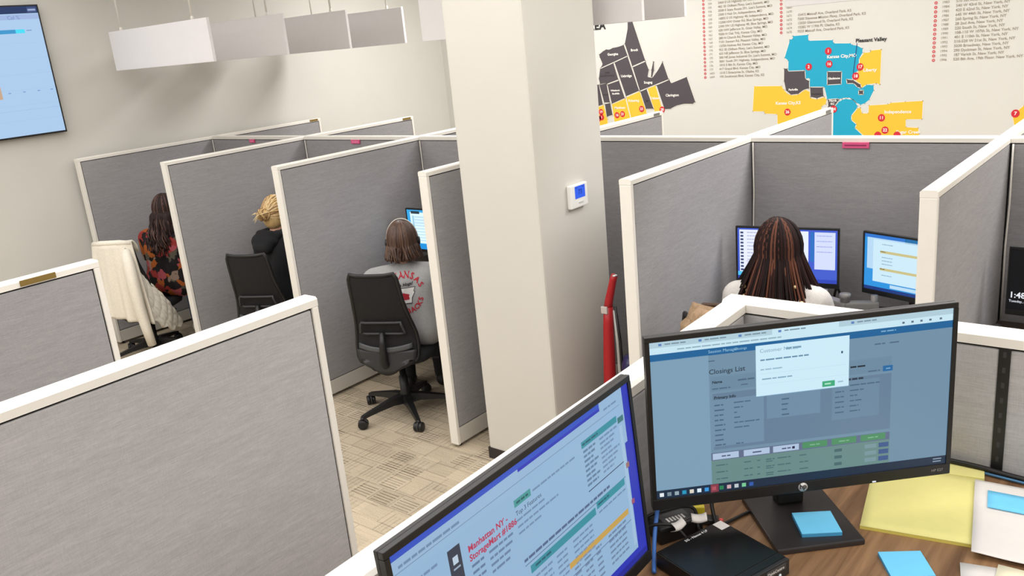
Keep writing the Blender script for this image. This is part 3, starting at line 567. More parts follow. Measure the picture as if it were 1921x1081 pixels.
def monitor(name, W, Hh, label, loc, rz, zc, ui, tilt=0, side=.009, top=.011, chin=.023, stand=True, logo=False, group=None, base=None, led=None, dep=.032):
    t = thing(name, label, 'monitor', loc, rz, group)
    M = T(0, 0, zc) @ Matrix.Rotation(radians(-tilt), 4, 'X')
    b = MB(); b.box(-W/2, W/2, .006, .014, -Hh/2, Hh/2, BLACK, bev=.002); b.box(-W*.38, W*.38, .013, dep+.016, -Hh*.42, Hh*.2, BLACK, bev=.01); o = b.build('back_housing', t); o.data.transform(M)
    b = MB(); x0, x1, z0, z1 = -W/2, W/2, -Hh/2, Hh/2
    b.box(x0, x1, -.004, .006, z1-top, z1, BLACK, bev=.0015); b.box(x0, x1, -.004, .006, z0, z0+chin, BLACK, bev=.0015)
    b.box(x0, x0+side, -.004, .006, z0+chin, z1-top, BLACK); b.box(x1-side, x1, -.004, .006, z0+chin, z1-top, BLACK); o = b.build('bezel', t); o.data.transform(M)
    sw, sh = W-2*side, Hh-top-chin
    s = ui(sw, sh); s.box(-sw/2, sw/2, -.0009, .004, -sh/2, sh/2, BLACK); o = s.build('screen', t); o.data.transform(M @ T(0, 0, (chin-top)/2))
    if logo:
        b = MB(); cz = z0+chin/2
        b.lathe([(.0094, 0), (.0094, .0012)], mat('logo_silver', (206, 206, 206), .35, .3), 24, M @ T(0, -.004, cz) @ Matrix.Rotation(pi/2, 4, 'X'))
        v, f = text_geo('hp', .0145, 'CENTER', .0004); b.add(v, f, INK, M @ T(0, -.0056, cz-.0028) @ Matrix.Rotation(pi/2, 4, 'X') @ Matrix.Shear('XZ', 4, (0, 0)))
        tag(b.build('logo', t), 'round silver logo')
        b = MB(); b.box(W*.235, W*.247, -.0048, -.004, z0+.002, z0+.005, mat('led_white', (240, 244, 250), .3, emit=.9)); b.build('power_light', t).data.transform(M)
        b = MB(); v, f = text_geo('HP E27', .008, 'LEFT'); b.add(v, f, mat('print_grey', (150, 150, 150), .5), M @ T(W*.435, -.0045, z0+.009) @ Matrix.Rotation(pi/2, 4, 'X')); b.build('model_print', t)
    if stand:
        bw, bd, y0 = base or (.17, .2, -.05)
        b = MB(); b.box(-bw/2, bw/2, y0, y0+bd, 0, .012, mat('stand_grey', (62, 58, 58), .32, .4), bev=.003); b.build('stand_base', t)
        b = MB(); b.box(-.028, .028, .056, .09, .012, zc+.02, BLACK, bev=.006); b.box(-.04, .04, .03, .07, zc-.04, zc+.04, BLACK, bev=.004); b.build('stand_neck', t)
    return t
# wall television
tv = thing('wall_tv', 'large wall television showing a pale blue dashboard, upper left', 'television', (XW+.06, 2.31, 1.82), pi/2)
TW, THh = 1.72, .975
b = MB(); b.box(-TW/2, TW/2, .004, .045, 0, THh, BLACK, bev=.004); b.build('housing', tv)
b = MB(); b.box(-TW/2, TW/2, -.003, .004, THh-.01, THh, GLOSS); b.box(-TW/2, TW/2, -.003, .004, 0, .014, GLOSS); b.box(-TW/2, -TW/2+.01, -.003, .004, .014, THh-.01, GLOSS); b.box(TW/2-.01, TW/2, -.003, .004, .014, THh-.01, GLOSS); b.build('bezel', tv)
s = ui_tv(TW-.02, THh-.024); s.box(-TW/2+.01, TW/2-.01, -.0009, .003, -(THh-.024)/2, (THh-.024)/2, BLACK); s.build('screen', tv, (0, 0, THh/2+.002))
b = MB(); b.box(-.3, .3, .045, .058, .2, .75, DGREY); b.build('wall_bracket', tv)
# thermostat
th = thing('wall_thermostat', 'white thermostat with a lit blue display on the pillar', 'thermostat', (PX1, 3.479, 1.385), pi/2)
TWH = mat('thermostat_white', (240, 240, 236), .4)
b = MB(); b.box(-.074, .074, -.026, -.0015, 0, .118, TWH, bev=.006); b.box(-.068, .068, -.0015, 0, .006, .112, TWH); b.build('case', th)
s = UI(.088, .062, 1.1); s.rect(0, 0, 1, 1, (52, 96, 226), 0); s.text('73', .5, .68, .55, (24, 50, 140), 2, 'CENTER', .008); s.rect(.1, .1, .25, .16, (30, 60, 150), 2); s.rect(.7, .1, .9, .16, (30, 60, 150), 2)
s.mb.build('display', th, (.006, -.0256, .078))
b = MB(); b.box(-.01, .03, -.0285, -.0255, .022, .029, mat('button_grey', (206, 206, 204), .5), bev=.001); b.build('button', th)

# ------------------------------------------------------------------ desks
def worktop(label, x0, x1, y0, y1, z, m=None):
    t = thing('desk', label, 'desk', ((x0+x1)/2, (y0+y1)/2, 0), 0, 'cubicle desks')
    w, d = (x1-x0)/2, (y1-y0)/2
    b = MB(); b.box(-w, w, -d, d, z-.03, z, m or WOOD, bev=.003); b.build('worktop', t)
    b = MB(); b.box(-w, w, -d-.0012, -d, z-.028, z-.002, BLACKM); b.build('edge_band', t)
    for sx in (-1, 1):
        b = MB(); b.box(sx*(w-.03)-.012, sx*(w-.03)+.012, -d+.05, d-.01, 0, z-.03, KICK, bev=.002); b.build('leg', t)
    return t
DZ = .735
DARKW = mat('dark_laminate', (70, 58, 50), .45, noise=(3, 60, 3), var=.15)
dl = ['desk in front of the floral blouse person', 'desk in front of the black hoodie person', 'desk in front of the grey shirt person', None, 'desk with two lit screens in front of the person with braids', 'desk with the phone and black lock screen at the right edge']
for i in (0, 1, 2, 4, 5):
    xa = X[i]+TH+.003; xb = (X[i+1] if i < 5 else .45)-.003
    worktop(dl[i], xa, xb, 3.83, YS-.008, DZ, DARKW)
ND = CAM_Z-1.0
nd = thing('desk', 'walnut desk top in the foreground holding the two large monitors', 'desk', (0, 0, 0), 0, 'cubicle desks')
b = MB(); b.prism([(-.822, .42), (.55, .42), (.55, 1.876), (-.852, 1.876)], ND-.03, ND, WOOD); b.build('worktop', nd)
b = MB(); b.prism([(-.822, .4185), (.55, .4185), (.55, .4199), (-.822, .4199)], ND-.028, ND-.002, BLACKM); b.build('edge_band', nd)
for xx in (-.79, .5): b = MB(); b.box(xx, xx+.024, .5, 1.8, 0, ND-.03, KICK, bev=.002); b.build('leg', nd)

# ------------------------------------------------------------------ near monitors and desk things
KM = 1.12
monitor('monitor', .604, .361, 'black monitor showing a grey-blue page with a white pop-up box', (-.512*KM, 1.339*KM, ND), radians(43.54), CAM_Z-.6645*KM-ND, ui_right, .3, logo=True, base=(.172, .205, -.094))
monitor('monitor', .604, .361, 'tilted black monitor at the bottom with teal and yellow bars on screen', (-.646*KM-.008, .779*KM, ND), radians(92.2), CAM_Z-.683*KM-ND, ui_left, 4.2, base=(.168, .19, -.11))
# mini computer
ang = radians(-18.4)
pc = thing('mini_computer', 'small flat black computer lying on the walnut desk', 'computer', (-.641, 1.2765, ND), radians(71.6))
# local: -y faces towards the front bezel (to the viewer's right)
b = MB(); b.box(-.085, .085, -.084, .084, .002, .034, BLACK, bev=.002); b.build('case', pc)
b = MB(); b.box(-.083, .083, -.062, .082, .034, .0352, GLOSS); b.box(-.083, .083, -.079, -.066, .034, .0352, GLOSS); b.build('lid', pc)
b = MB(); b.box(-.085, .085, -.0875, -.084, .002, .034, mat('bezel_grey', (40, 40, 41), .5), bev=.001)
b.build('front_bezel', pc)
b = MB(); b.box(.025, .075, -.0884, -.0875, .018, .030, GREYB); v, f = text_geo('ThinkCentre', .0085, 'LEFT', .0002)
b.add(v, f, mat('print_white', (220, 220, 220), .5), T(.026, -.0887, .021) @ Matrix.Rotation(pi/2, 4, 'X')); tag(b.build('front_logo', pc), 'grey plate with lettering')
b = MB(); b.lathe([(.003, 0), (.003, .001)], mat('led_soft', (230, 240, 240), .3, emit=.8), 12, T(.06, -.0875, .010) @ Matrix.Rotation(pi/2, 4, 'X')); b.build('power_light', pc)
b = MB(); b.box(.06, .082, .055, .08, .0352, .0357, PAPER)
tag(b.build('sticker', pc), 'white sticker on the corner of the lid')
b = MB(); v, f = text_geo('5G - Nanos 4 LP', .0085, 'LEFT', .0002); b.add(v, f, mat('print_white', (220, 220, 220), .5), T(-.02, .07, .0356)); b.build('lid_lettering', pc)
for sx in (-.07, .07):
    for sy in (-.07, .07): b = MB(); b.box(sx-.008, sx+.008, sy-.008, sy+.008, 0, .0022, BLACKM); b.build('rubber_foot', pc)
# cables, adapter, tags behind the computer
def cable(name, label, pts, r, m, group=None, z0=None):
    b = MB()
    P = [Vector(p) for p in pts]; out = []
    for i in range(len(P)-1):
        p0, p1, p2, p3 = P[max(i-1, 0)], P[i], P[i+1], P[min(i+2, len(P)-1)]
        for k in range(7):
            t_ = k/7; out.append(.5*((2*p1)+(p2-p0)*t_+(2*p0-5*p1+4*p2-p3)*t_**2+(3*p1-p0-3*p2+p3)*t_**3))
    out.append(P[-1]); b.tube(out, r, m, 8); return one(name, b, label, 'cable', group=group)
CB = mat('blue_cable', (64, 116, 196), .45); CK = mat('cable_black', (18, 18, 18), .5)
z = ND
cable('network_cable', 'blue network cable rising beside the small black computer', [(-.74, 1.20, z+.006), (-.776, 1.265, z+.02), (-.79, 1.30, z+.05), (-.80, 1.335, z+.075), (-.815, 1.39, z+.05), (-.83, 1.5, z+.007)], .0042, CB)
ad = thing('power_adapter', 'black power adapter with white labels in the cable tangle', 'power adapter', (-.775, 1.345, z), radians(60))
b = MB(); b.box(-.05, .05, -.028, .028, 0, .036, BLACK, bev=.005); b.build('case', ad)
b = MB(); b.box(-.03, .03, -.02, .02, .036, .0365, mat('label_grey', (70, 70, 70), .6)); 
for k in range(6): b.box(-.02+k*.007, -.016+k*.007, -.012, .002, .0365, .0368, PAPER)
b.build('rating_label', ad)
for k, (x_, y_, a_) in enumerate(((-.03, -.03, .3), (.045, -.02, -.4))):
    b = MB(); b.sheet(lambda u, v, x_=x_, y_=y_, a_=a_: (x_+.03*(u-.5), y_-.012*sin(3*v)*1.2, .036+.02*v-.01*sin(pi*u)*.4), 6, 6, .0008, PAPER); b.build('paper_flag', ad).rotation_euler = (0, 0, a_)
cable('power_cable', 'black cable looping over the power adapter', [(-.835, 1.30, z+.03), (-.80, 1.33, z+.048), (-.75, 1.375, z+.05), (-.725, 1.36, z+.012), (-.70, 1.42, z+.005), (-.62, 1.66, z+.005)], .0034, CK, 'black cables behind the computer')
cable('power_cable', 'black cable curling down in front of the power adapter', [(-.81, 1.28, z+.03), (-.785, 1.29, z+.045), (-.755, 1.31, z+.04), (-.728, 1.315, z+.012)], .0034, CK, 'black cables behind the computer')
cable('power_cable', 'black cable running up behind the left edge of the pop-up monitor', [(-.70, 1.385, z+.005), (-.735, 1.43, z+.03), (-.76, 1.48, z+.06), (-.80, 1.6, z+.03), (-.82, 1.75, z+.005)], .004, CK, 'black cables behind the computer')
cable('power_cable', 'thin black cable at the lower left corner of the small computer', [(-.70, 1.19, z+.015), (-.70, 1.165, z+.02), (-.70, 1.13, z+.006), (-.72, 1.05, z+.004)], .003, CK, 'black cables behind the computer')
b = MB(); b.box(-.013, .013, -.009, .009, 0, .04, mat('yellow_tag', (236, 214, 50), .5), bev=.003); one('cable_clip', b, 'small yellow cable tag above the black adapter', 'cable tag', (-.752, 1.402, z), .6)
b = MB(); b.box(-.02, .02, -.012, .012, 0, .012, DGREY, bev=.003); b.lathe([(.005, 0), (.005, .008)], mat('coral_plug', (226, 90, 90), .5), 12, T(.022, 0, .006) @ Matrix.Rotation(pi/2, 4, 'Y')); one('usb_plug', b, 'dark plug with a coral red end beside the computer sticker', 'plug', (-.735, 1.412, z), .4)
cable('network_cable', 'thin blue cable along the foot of the divider at right', [(-.40, 1.87, z+.005), (-.33, 1.868, z+.006), (-.25, 1.862, z+.006), (-.1, 1.85, z+.006), (.2, 1.84, z+.006)], .0028, mat('teal_cable', (70, 120, 160), .5))
cable('power_cable', 'dark cable bundle at the foot of the right divider', [(-.45, 1.872, z+.014), (-.34, 1.871, z+.016), (-.24, 1.87, z+.01), (0, 1.866, z+.008), (.2, 1.86, z+.008)], .006, CK, 'black cables behind the computer')
# sticky notes
def pad(name, label, x, y, z, a, s, h, skew=0):
    t = thing(name, label, 'sticky notes', (x, y, z), a, 'blue sticky notes')
    b = MB(); n = 6
    b.box(-s/2, s/2, -s/2, s/2, 0, h-.0012, mat('blue_paper_edge', (70, 160, 210), .7))
    b.build('pad', t); b = MB(); b.box(-s/2, s/2, -s/2, s/2, h-.001, h, SBLUE); b.build('top_sheet', t); return t
pad('sticky_note_pad', 'blue sticky note pad sitting on the monitor foot', -.540, 1.490, ND+.0122, radians(36), .0762, .008)
pad('sticky_note_pad', 'blue sticky note pad on the bare walnut desk, bottom right', -.364, 1.459, ND, radians(33.7), .0762, .007)
# legal pad
lp = thing('legal_pad', 'yellow legal pad with a folded top strip beside the monitor foot', 'notepad', (-.4725, 1.54, ND), radians(11.3))
b = MB(); b.box(0, .216, 0, .315, 0, .006, mat('yellow_paper_edge', (214, 200, 96), .8)); b.build('page_block', lp)
def pg(u, v): return (.216*u, .262*v, .0068+.0025*sin(pi*u)*(v**2))
b = MB(); b.sheet(pg, 10, 10, .0006, YELLOWP); b.build('top_sheet', lp)
b = MB(); b.box(0, .216, .258, .316, .0062, .0105, YELLOWP, bev=.0015); b.build('binding_strip', lp)
# letters at right
wp_ = thing('folded_letter', 'white folded letter with a blue note stuck on it', 'paper', (-.275, 1.543, ND), radians(10.5))
b = MB(); b.sheet(lambda u, v: (.23*u, .278*v, .0122*(1-u)**1.0+.0018+.0022*exp(-((v-.53)/.03)**2)+.0015*sin(9*u+2)*max(0, .2-v)*4), 12, 28, .0006, PAPER); b.build('sheet', wp_)
b = MB(); b.sheet(lambda u, v: (.024+.166*u, .168+.068*v, .0157-.0088*u+.0002), 8, 4, .0006, SBLUE); one('sticky_note', b, 'single blue sticky note on the white letter at the right edge', 'sticky notes', (-.275, 1.543, ND), radians(10.5), 'blue sticky notes')
for k, (x_, y_, a_, m_, lb, z_) in enumerate(((-.225, 1.32, 8, CREAM, 'cream envelope under the loose white page in the bottom right corner', 0), (-.238, 1.318, 14, PAPER, 'loose white page in the bottom right corner of the desk', .003), (-.215, 1.335, 4, mat('pale_cream', (244, 236, 206), .8), 'pale cream sheet just below the folded white letter', .006))):
    b = MB(); b.sheet(lambda u, v: (.25*u, .2*v, .0012+.0015*sin(3*u+k)), 8, 8, .0008, m_); 
    if k == 1: b.box(.05, .07, .16, .163, .0026, .0031, GREYB)
    one('paper_sheet', b, lb, 'paper', (x_, y_, ND+z_), radians(a_), 'papers in the desk corner')

# ------------------------------------------------------------------ cubicle monitors, phones, arms
def mon_arm(label, x, y, z_top):
    t = thing('monitor_mount', label, 'monitor arm', (x, y, DZ))
    AG = mat('arm_grey', (140, 138, 136), .45, .1)
    b = MB(); b.box(-.11, .11, -.06, .06, 0, .014, AG, bev=.004); b.loft([[(-.05, -.045, .014), (.05, -.045, .014), (.05, .045, .014), (-.05, .045, .014)], [(-.028, -.026, .1), (.028, -.026, .1), (.028, .026, .1), (-.028, .026, .1)]], AG, smooth=False); b.build('clamp_base', t)
    b = MB(); b.lathe([(.022, .01), (.022, .17), (.026, .172), (.026, .19)], AG, 16); b.build('post', t)
    for sx in (-1, 1):
        b = MB(); b.box(-.02, .15, -.024, .024, .10, .15, AG, bev=.008, M=Rz(radians(25 if sx > 0 else 155))); b.lathe([(.016, .09), (.016, .18)], AG, 14, T(.13*cos(radians(25))*sx, .13*sin(radians(25)), 0)); b.build('arm', t)
    return t
b3 = monitor('monitor', .49, .305, 'lit monitor above the head of the grey shirt person', (-4.10, 4.06, DZ), radians(2), 1.005-DZ, ui_bay3, 0, side=.008, top=.009, chin=.02, base=(.17, .19, -.06))
monitor('monitor', .508, .305, 'lit white-and-blue monitor behind the head with braids', (-1.645, 4.08, DZ), radians(9), 1.045-DZ, ui_bay5, 0, side=.009, top=.01, chin=.024, base=(.17, .19, -.06))
monitor('monitor', .47, .305, 'angled lit blue monitor partly cut by the white divider end', (-1.05, 4.03, DZ), radians(-17), 1.05-DZ, ui_bay5r, 0, side=.009, top=.01, chin=.024, base=(.17, .19, -.06))
monitor('monitor', .508, .305, 'dark monitor with a lock screen clock at the right edge', (-.402, 4.05, DZ), radians(-2), 1.035-DZ, ui_lock, 0, side=.005, top=.01, chin=.024, base=(.17, .19, -.06))
mon_arm('grey twin monitor arm on the desk between the two lit screens', -1.31, 3.96, 0)
def phone(label, x, y, rz, m=DGREY):
    t = thing('desk_phone', label, 'phone', (x, y, DZ), rz, 'desk phones')
    b = MB(); b.loft([[(-.1, -.09, z0) for z0 in (0,)]+[(.1, -.09, 0), (.1, .09, 0), (-.1, .09, 0)], [(-.1, -.09, .02), (.1, -.09, .02), (.1, .09, .085), (-.1, .09, .085)]], m, smooth=False); b.build('body', t)
    tilt = math.atan2(.065, .18)
    K = T(0, -.09, .02) @ Matrix.Rotation(tilt, 4, 'X')
    b = MB(); b.box(-.01, .09, .03, .1, .001, .004, GREYB, M=K); b.box(-.01, .09, .12, .175, .001, .004, mat('phone_display', (110, 126, 130), .3), M=K); b.build('display', t)
    b = MB()
    for i in range(3):
        for j in range(3): b.box(.0+.03*i, .02+.03*i, .035+.02*j, .048+.02*j, .004, .008, mat('key_grey', (120, 120, 122), .5), bev=.001, M=K)
    b.build('keypad', t)
    b = MB(); pts = [Vector((-.06, .0+.19*k/10, .012+.022*sin(pi*k/10))) for k in range(11)]
    b.tube([K @ q for q in pts], [.022, .024, .02, .016, .014, .014, .014, .016, .02, .024, .022], m, 12); b.build('handset', t)
    return t
phone('dark desk phone with curved handset below the angled blue monitor', -1.14, 3.93, radians(-20), mat('phone_grey', (96, 94, 94), .5))
phone('black desk phone beside the lock screen monitor', -.60, 3.93, radians(10))
b = MB(); b.sheet(lambda u, v: (.216*u, .279*v, .001+.002*sin(4*u)), 8, 8, .0006, mat('lilac_paper', (206, 206, 226), .8)); one('paper_sheet', b, 'pale paper sheet on the desk below the lock screen monitor', 'paper', (-.55, 3.85, DZ), radians(6))
b = MB(); b.box(0, .2, 0, .05, 0, .001, mat('pink_paper', (240, 130, 150), .7)); one('pink_note', b, 'pink paper on the desk below the lit screen of the grey shirt person', 'paper', (-4.15, 3.97, DZ), .2)
cable('power_cable', 'black cables hanging below the blue-lit monitor beside the braids', [(-1.45, 4.2, DZ+.004), (-1.42, 4.13, DZ+.11), (-1.40, 4.12, DZ+.16), (-1.37, 4.14, DZ+.06), (-1.3, 4.1, DZ+.006)], .006, CK)

# ------------------------------------------------------------------ office chair
def chair(label, x, y, rz, group='black task chairs'):
    t = thing('office_chair', label, 'office chair', (x, y, 0), rz, group)
    # back profile
    Z0, Z1 = .355, .985
    def hw(v):
        pts = [(0, .07), (.03, .125), (.08, .168), (.15, .193), (.25, .2), (.38, .192), (.55, .172), (.75, .157), (.9, .153), (.96, .15), (1, .135)]
        for (a, wa), (b_, wb) in zip(pts, pts[1:]):
            if v <= b_: return wa+(wb-wa)*(v-a)/(b_-a)
        return pts[-1][1]
    def bk(s_, v):   # s_ in -1..1
        w = hw(v); x_ = s_*w
        y_ = -.225+.035*exp(-((v-.38)/.25)**2)-.085*max(0, v-.35)**1.3 + .9*x_*x_
        z_ = Z0+(Z1-Z0)*v - (.012*abs(s_)**3 if v > .9 else 0)+(.0 if v > .1 else .03*abs(s_)**2)
        z_ += .02*abs(s_)**4*max(0, v-.9)*10
        return Vector((x_, y_, z_))
    b = MB(); b.sheet(lambda u, v: bk(2*u-1, v*.97+.02), 14, 30, .008, MESHM); b.build('backrest', t)
    per = [bk(-1, k/26) for k in range(27)]+[bk(-1+2*k/12, 1) for k in range(1, 12)]+[bk(1, 1-k/26) for k in range(27)]+[bk(1-2*k/8, 0) for k in range(1, 8)]
    b = MB(); b.tube(per, .012, BLACK, 8, closed=True, flat=1.0); b.build('back_frame', t)
    b = MB(); b.sheet(lambda u, v: bk((2*u-1)*.97, .01+.22*v)+Vector((0, -.012, 0)), 14, 8, .014, mat('shell_black', (40, 40, 42), .5)); b.build('lower_shell', t)
    b = MB(); b.sheet(lambda u, v: bk((2*u-1)*.86, .215+.05*v+.035*(2*u-1)**2)+Vector((0, -.02, 0)), 14, 3, .012, GREYB); tag(b.build('lumbar_band', t), 'lighter grey lumbar band')
    b = MB(); q = [bk(-.72, .52), bk(.72, .52), bk(.76, .40), bk(-.76, .40)]; L_ = []
    for a, c in zip(q, q[1:]+q[:1]): L_ += [a.lerp(c, k/8)+Vector((0, -.02-(.012 if k % 8 else 0), 0)) for k in range(8)]
    b.tube(L_, .008, DGREY, 8, closed=True); b.build('lumbar_adjuster', t)
    def seat(r, z): return [(r*.24*(abs(cos(a))**.6)*(1 if cos(a) >= 0 else -1), .015+r*.235*(abs(sin(a))**.6)*(1 if sin(a) >= 0 else -1), z-(.018 if sin(a) > .6 else 0)) for a in [2*pi*k/32 for k in range(32)]]
    b = MB(); b.loft([seat(.86, .395), seat(.98, .405), seat(1, .425), seat(.97, .448), seat(.85, .460), seat(.4, .458)], mat('seat_cloth', (26, 26, 28), .9)); b.build('seat', t)
    b = MB(); b.box(-.09, .09, -.12, .1, .355, .398, BLACK, bev=.012); b.tube([(0, -.1, .378), (0, -.2, .385), (0, -.245, .44), (0, -.235, .55), (0, -.22, .62)], [.03, .03, .026, .02, .016], BLACK, 10); b.build('tilt_mechanism', t)
    b = MB(); b.tube([(.09, .0, .38), (.2, .0, .38), (.25, .0, .375)], .007, BLACK, 8); b.build('height_lever', t)
    b = MB(); b.lathe([(.036, .085), (.038, .13), (.028, .15), (.028, .25), (.02, .252), (.02, .36)], BLACK, 18); b.build('gas_column', t)
    for k in range(5):
        a = radians(-103.6-72*k)-ROT0
        d = Vector((cos(a), sin(a), 0)); n = Vector((-d.y, d.x, 0))
        b = MB(); rings = []
        for r, w, zt, zb in ((.02, .03, .135, .075), (.1, .026, .128, .085), (.2, .02, .108, .078), (.28, .016, .092, .068), (.318, .015, .082, .062)):
            rings.append([d*r+n*w+Vector((0, 0, zb)), d*r+n*w*.8+Vector((0, 0, zt)), d*r-n*w*.8+Vector((0, 0, zt)), d*r-n*w+Vector((0, 0, zb))])
        b.loft(rings, BLACK, smooth=False); leg = b.build('leg', t)
        b = MB(); c = d*.316
        ca = a+.9
        ax = Vector((cos(ca), sin(ca), 0))
        q = Vector((0, 0, 1)).rotation_difference(ax).to_matrix().to_4x4()
        for s_ in (-1, 1):
            b.lathe([(.012, -.011), (.027, -.011), (.03, -.007), (.03, .007), (.027, .011), (.012, .011)], BLACK, 18, T(*(c+ax*.016*s_+Vector((0, 0, .03)))) @ q)
        b.lathe([(.013, .05), (.013, .075)], BLACK, 10, T(c.x, c.y, 0)); b.lathe([(.025, -.005), (.033, -.004), (.033, .004), (.025, .005)], DGREY, 16, T(*(c+Vector((0, 0, .033)))) @ q); b.build('caster', leg)
    return t
def copy_tree(o, parent=None):
    c = o.copy(); C.objects.link(c); c.parent = parent
    for ch in list(o.children): copy_tree(ch, c)
    return c
ROT0 = radians(25)
ch3 = chair('black mesh office chair on carpet behind the grey shirt person', -3.845, 3.38, radians(25))
def place(label, x, y, rz):
    c = copy_tree(ch3); c.location = (x, y, 0); c.rotation_euler = (0, 0, rz); c['label'] = label; return c
place('black mesh office chair behind the black hoodie person', -5.12, 3.40, radians(25))
place('black office chair draped with the cream jacket', -6.60, 3.2, radians(30))
place('black office chair holding the handbag, behind the person with braids', -1.55, 3.43, radians(-20))

# ------------------------------------------------------------------ people
def both(fn): return fn(-1)+fn(1)
def hand(sx, wx, wy, wz):
    """palm, four unequal bent fingers and a thumb reaching forward (+y) from the wrist"""
    out = [('E', (sx*(wx-.003), wy+.045, wz-.004), (.036, .048, .015))]
    for k, (off, l1, l2) in enumerate(((-.027, .036, .026), (-.009, .042, .032), (.010, .039, .029), (.027, .030, .022))):
        x_ = sx*(wx-.003)+sx*off; y0 = wy+.082-.012*abs(k-1.2)*.5
        p0 = (x_, y0-.015, wz-.002); p1 = (x_+sx*off*.25, y0+l1, wz+.006); p2 = (x_+sx*off*.3, y0+l1+l2*.75, wz-.014)
        out += [(p0, .0088, p1, .0082), (p1, .0082, p2, .0070)]
    bx = sx*(wx-.03)
    out += [((bx+sx*.006, wy+.022, wz-.004), .012, (bx-sx*.018, wy+.052, wz-.008), .0095), ((bx-sx*.018, wy+.052, wz-.008), .0095, (bx-sx*.02, wy+.08, wz-.014), .008)]
    return out
def person(label, x, y, rz, skin, topm, legm, shoem, hz=0, head_yaw=0, long_sleeve=True, bulk=1.0):
    t = thing('person', label, 'person', (x, y, 0), rz)
    h = hz; HC = Vector((0, .105, 1.165+h))
    Q = lambda s_, *p: (s_*p[0], p[1], p[2])
    caps = [('E', HC, (.074, .094, .108)), ('E', HC+Vector((0, .04, -.062)), (.054, .056, .048)), ((0, HC.y+.088, HC.z-.002), .011, (0, HC.y+.104, HC.z-.024), .0135),
            ('E', HC+Vector((0, .087, -.058)), (.024, .010, .008)), ('E', HC+Vector((0, .083, .018)), (.05, .014, .010)), ('E', HC+Vector((0, .078, -.09)), (.02, .018, .016)),
            ((0, .055, .96+h), .052, (0, .09, 1.09+h), .048), ((-.06, .04, .9+h), .08, (.06, .04, .9+h), .08), ((0, .02, .62), .1, (0, .04, .88+h), .1)]
    for s_ in (-1, 1):
        caps += [('E', HC+Vector((s_*.075, .0, -.012)), (.011, .02, .031)), (Q(s_, .05, .05, .985+h), .05, Q(s_, .16, .05, .955+h), .047),
                 (Q(s_, .172, .05, .95+h), .046, Q(s_, .225, .13, .765), .038), (Q(s_, .225, .13, .765), .038, Q(s_, .16, .36, .768), .026), (Q(s_, .16, .36, .768), .026, Q(s_, .158, .39, .766), .026),
                 (Q(s_, .085, .02, .575), .08, Q(s_, .11, .42, .54), .056), (Q(s_, .11, .42, .54), .056, Q(s_, .11, .40, .1), .036), (Q(s_, .11, .40, .07), .036, Q(s_, .11, .5, .035), .026)]
        caps += hand(s_, .158, .385, .766)
    body = blob('body', caps, skin, t, .0068, 4)
    b = MB()
    for s_ in (-1, 1): b.lathe([(.0115*cos(a)+1e-5, .0115*sin(a)) for a in [(-90+20*i)*pi/180 for i in range(10)]], mat('eye_white', (235, 232, 228), .2), 12, T(s_*.03, HC.y+.0735, HC.z)); b.lathe([(.0055, 0), (.0055, .0012)], mat('eye_dark', (40, 28, 22), .2), 12, T(s_*.03, HC.y+.0842, HC.z) @ Matrix.Rotation(-pi/2, 4, 'X'))
    b.build('eyes', t)
    k = bulk; tc = []
    for s_ in (-1, 1):
        tc += [(Q(s_, .075*k, .0, .575), .118*k, Q(s_, .062*k, .02, .74), .108*k), (Q(s_, .062*k, .02, .74), .108*k, Q(s_, .085*k, .035, .9+h), .098*k), (Q(s_, .085*k, .035, .9+h), .098*k, Q(s_, .07*k, .05, .97+h), .062),
               (Q(s_, .05, .052, .99+h), .052, Q(s_, .165*k, .05, .958+h), .056*k), (Q(s_, .172*k, .05, .95+h), .058*k, Q(s_, .228*k, .13, .765), .052*k)]
        if long_sleeve: tc += [(Q(s_, .228*k, .13, .765), .052*k, Q(s_, .162, .352, .772), .036)]
        else: pass
    tc += [((-.05, .04, .58), .11*k, (-.05, .075, .88+h), .092*k), ((.05, .04, .58), .11*k, (.05, .075, .88+h), .092*k), ((-.03, .07, .95+h), .06, (.03, .07, .95+h), .06), ((0, .0, .575), .116*k, (0, .03, .9+h), .1*k), ((-.03, .055, 1.0+h), .05, (.03, .055, 1.0+h), .05)]
    shirt = blob('top', tc, topm, t, .010, 4)
    lc = [((-.07, .02, .57), .112, (.07, .02, .57), .112)]
    for s_ in (-1, 1): lc += [(Q(s_, .09, .05, .565), .096, Q(s_, .112, .42, .545), .07), (Q(s_, .112, .42, .545), .07, Q(s_, .112, .4, .09), .05)]
    blob('trousers', lc, legm, t, .012, 4)
    for s_ in (-1, 1): blob('shoe', [('E', (s_*.112, .39, .048), (.042, .06, .048)), ('E', (s_*.114, .465, .036), (.045, .09, .036))], shoem, t, .009, 3)
    return t, HC, shirt
def skull(HC, phi, th, k=1.0, r=(.088, .106, .118), off=(0, -.008, .006)):
    """phi 0 at the equator, pi/2 at the crown; th = 0 straight back, + to the right"""
    return Vector((HC.x+off[0]+k*r[0]*cos(phi)*sin(th), HC.y+off[1]-k*r[1]*cos(phi)*cos(th), HC.z+off[2]+k*r[2]*sin(phi)))
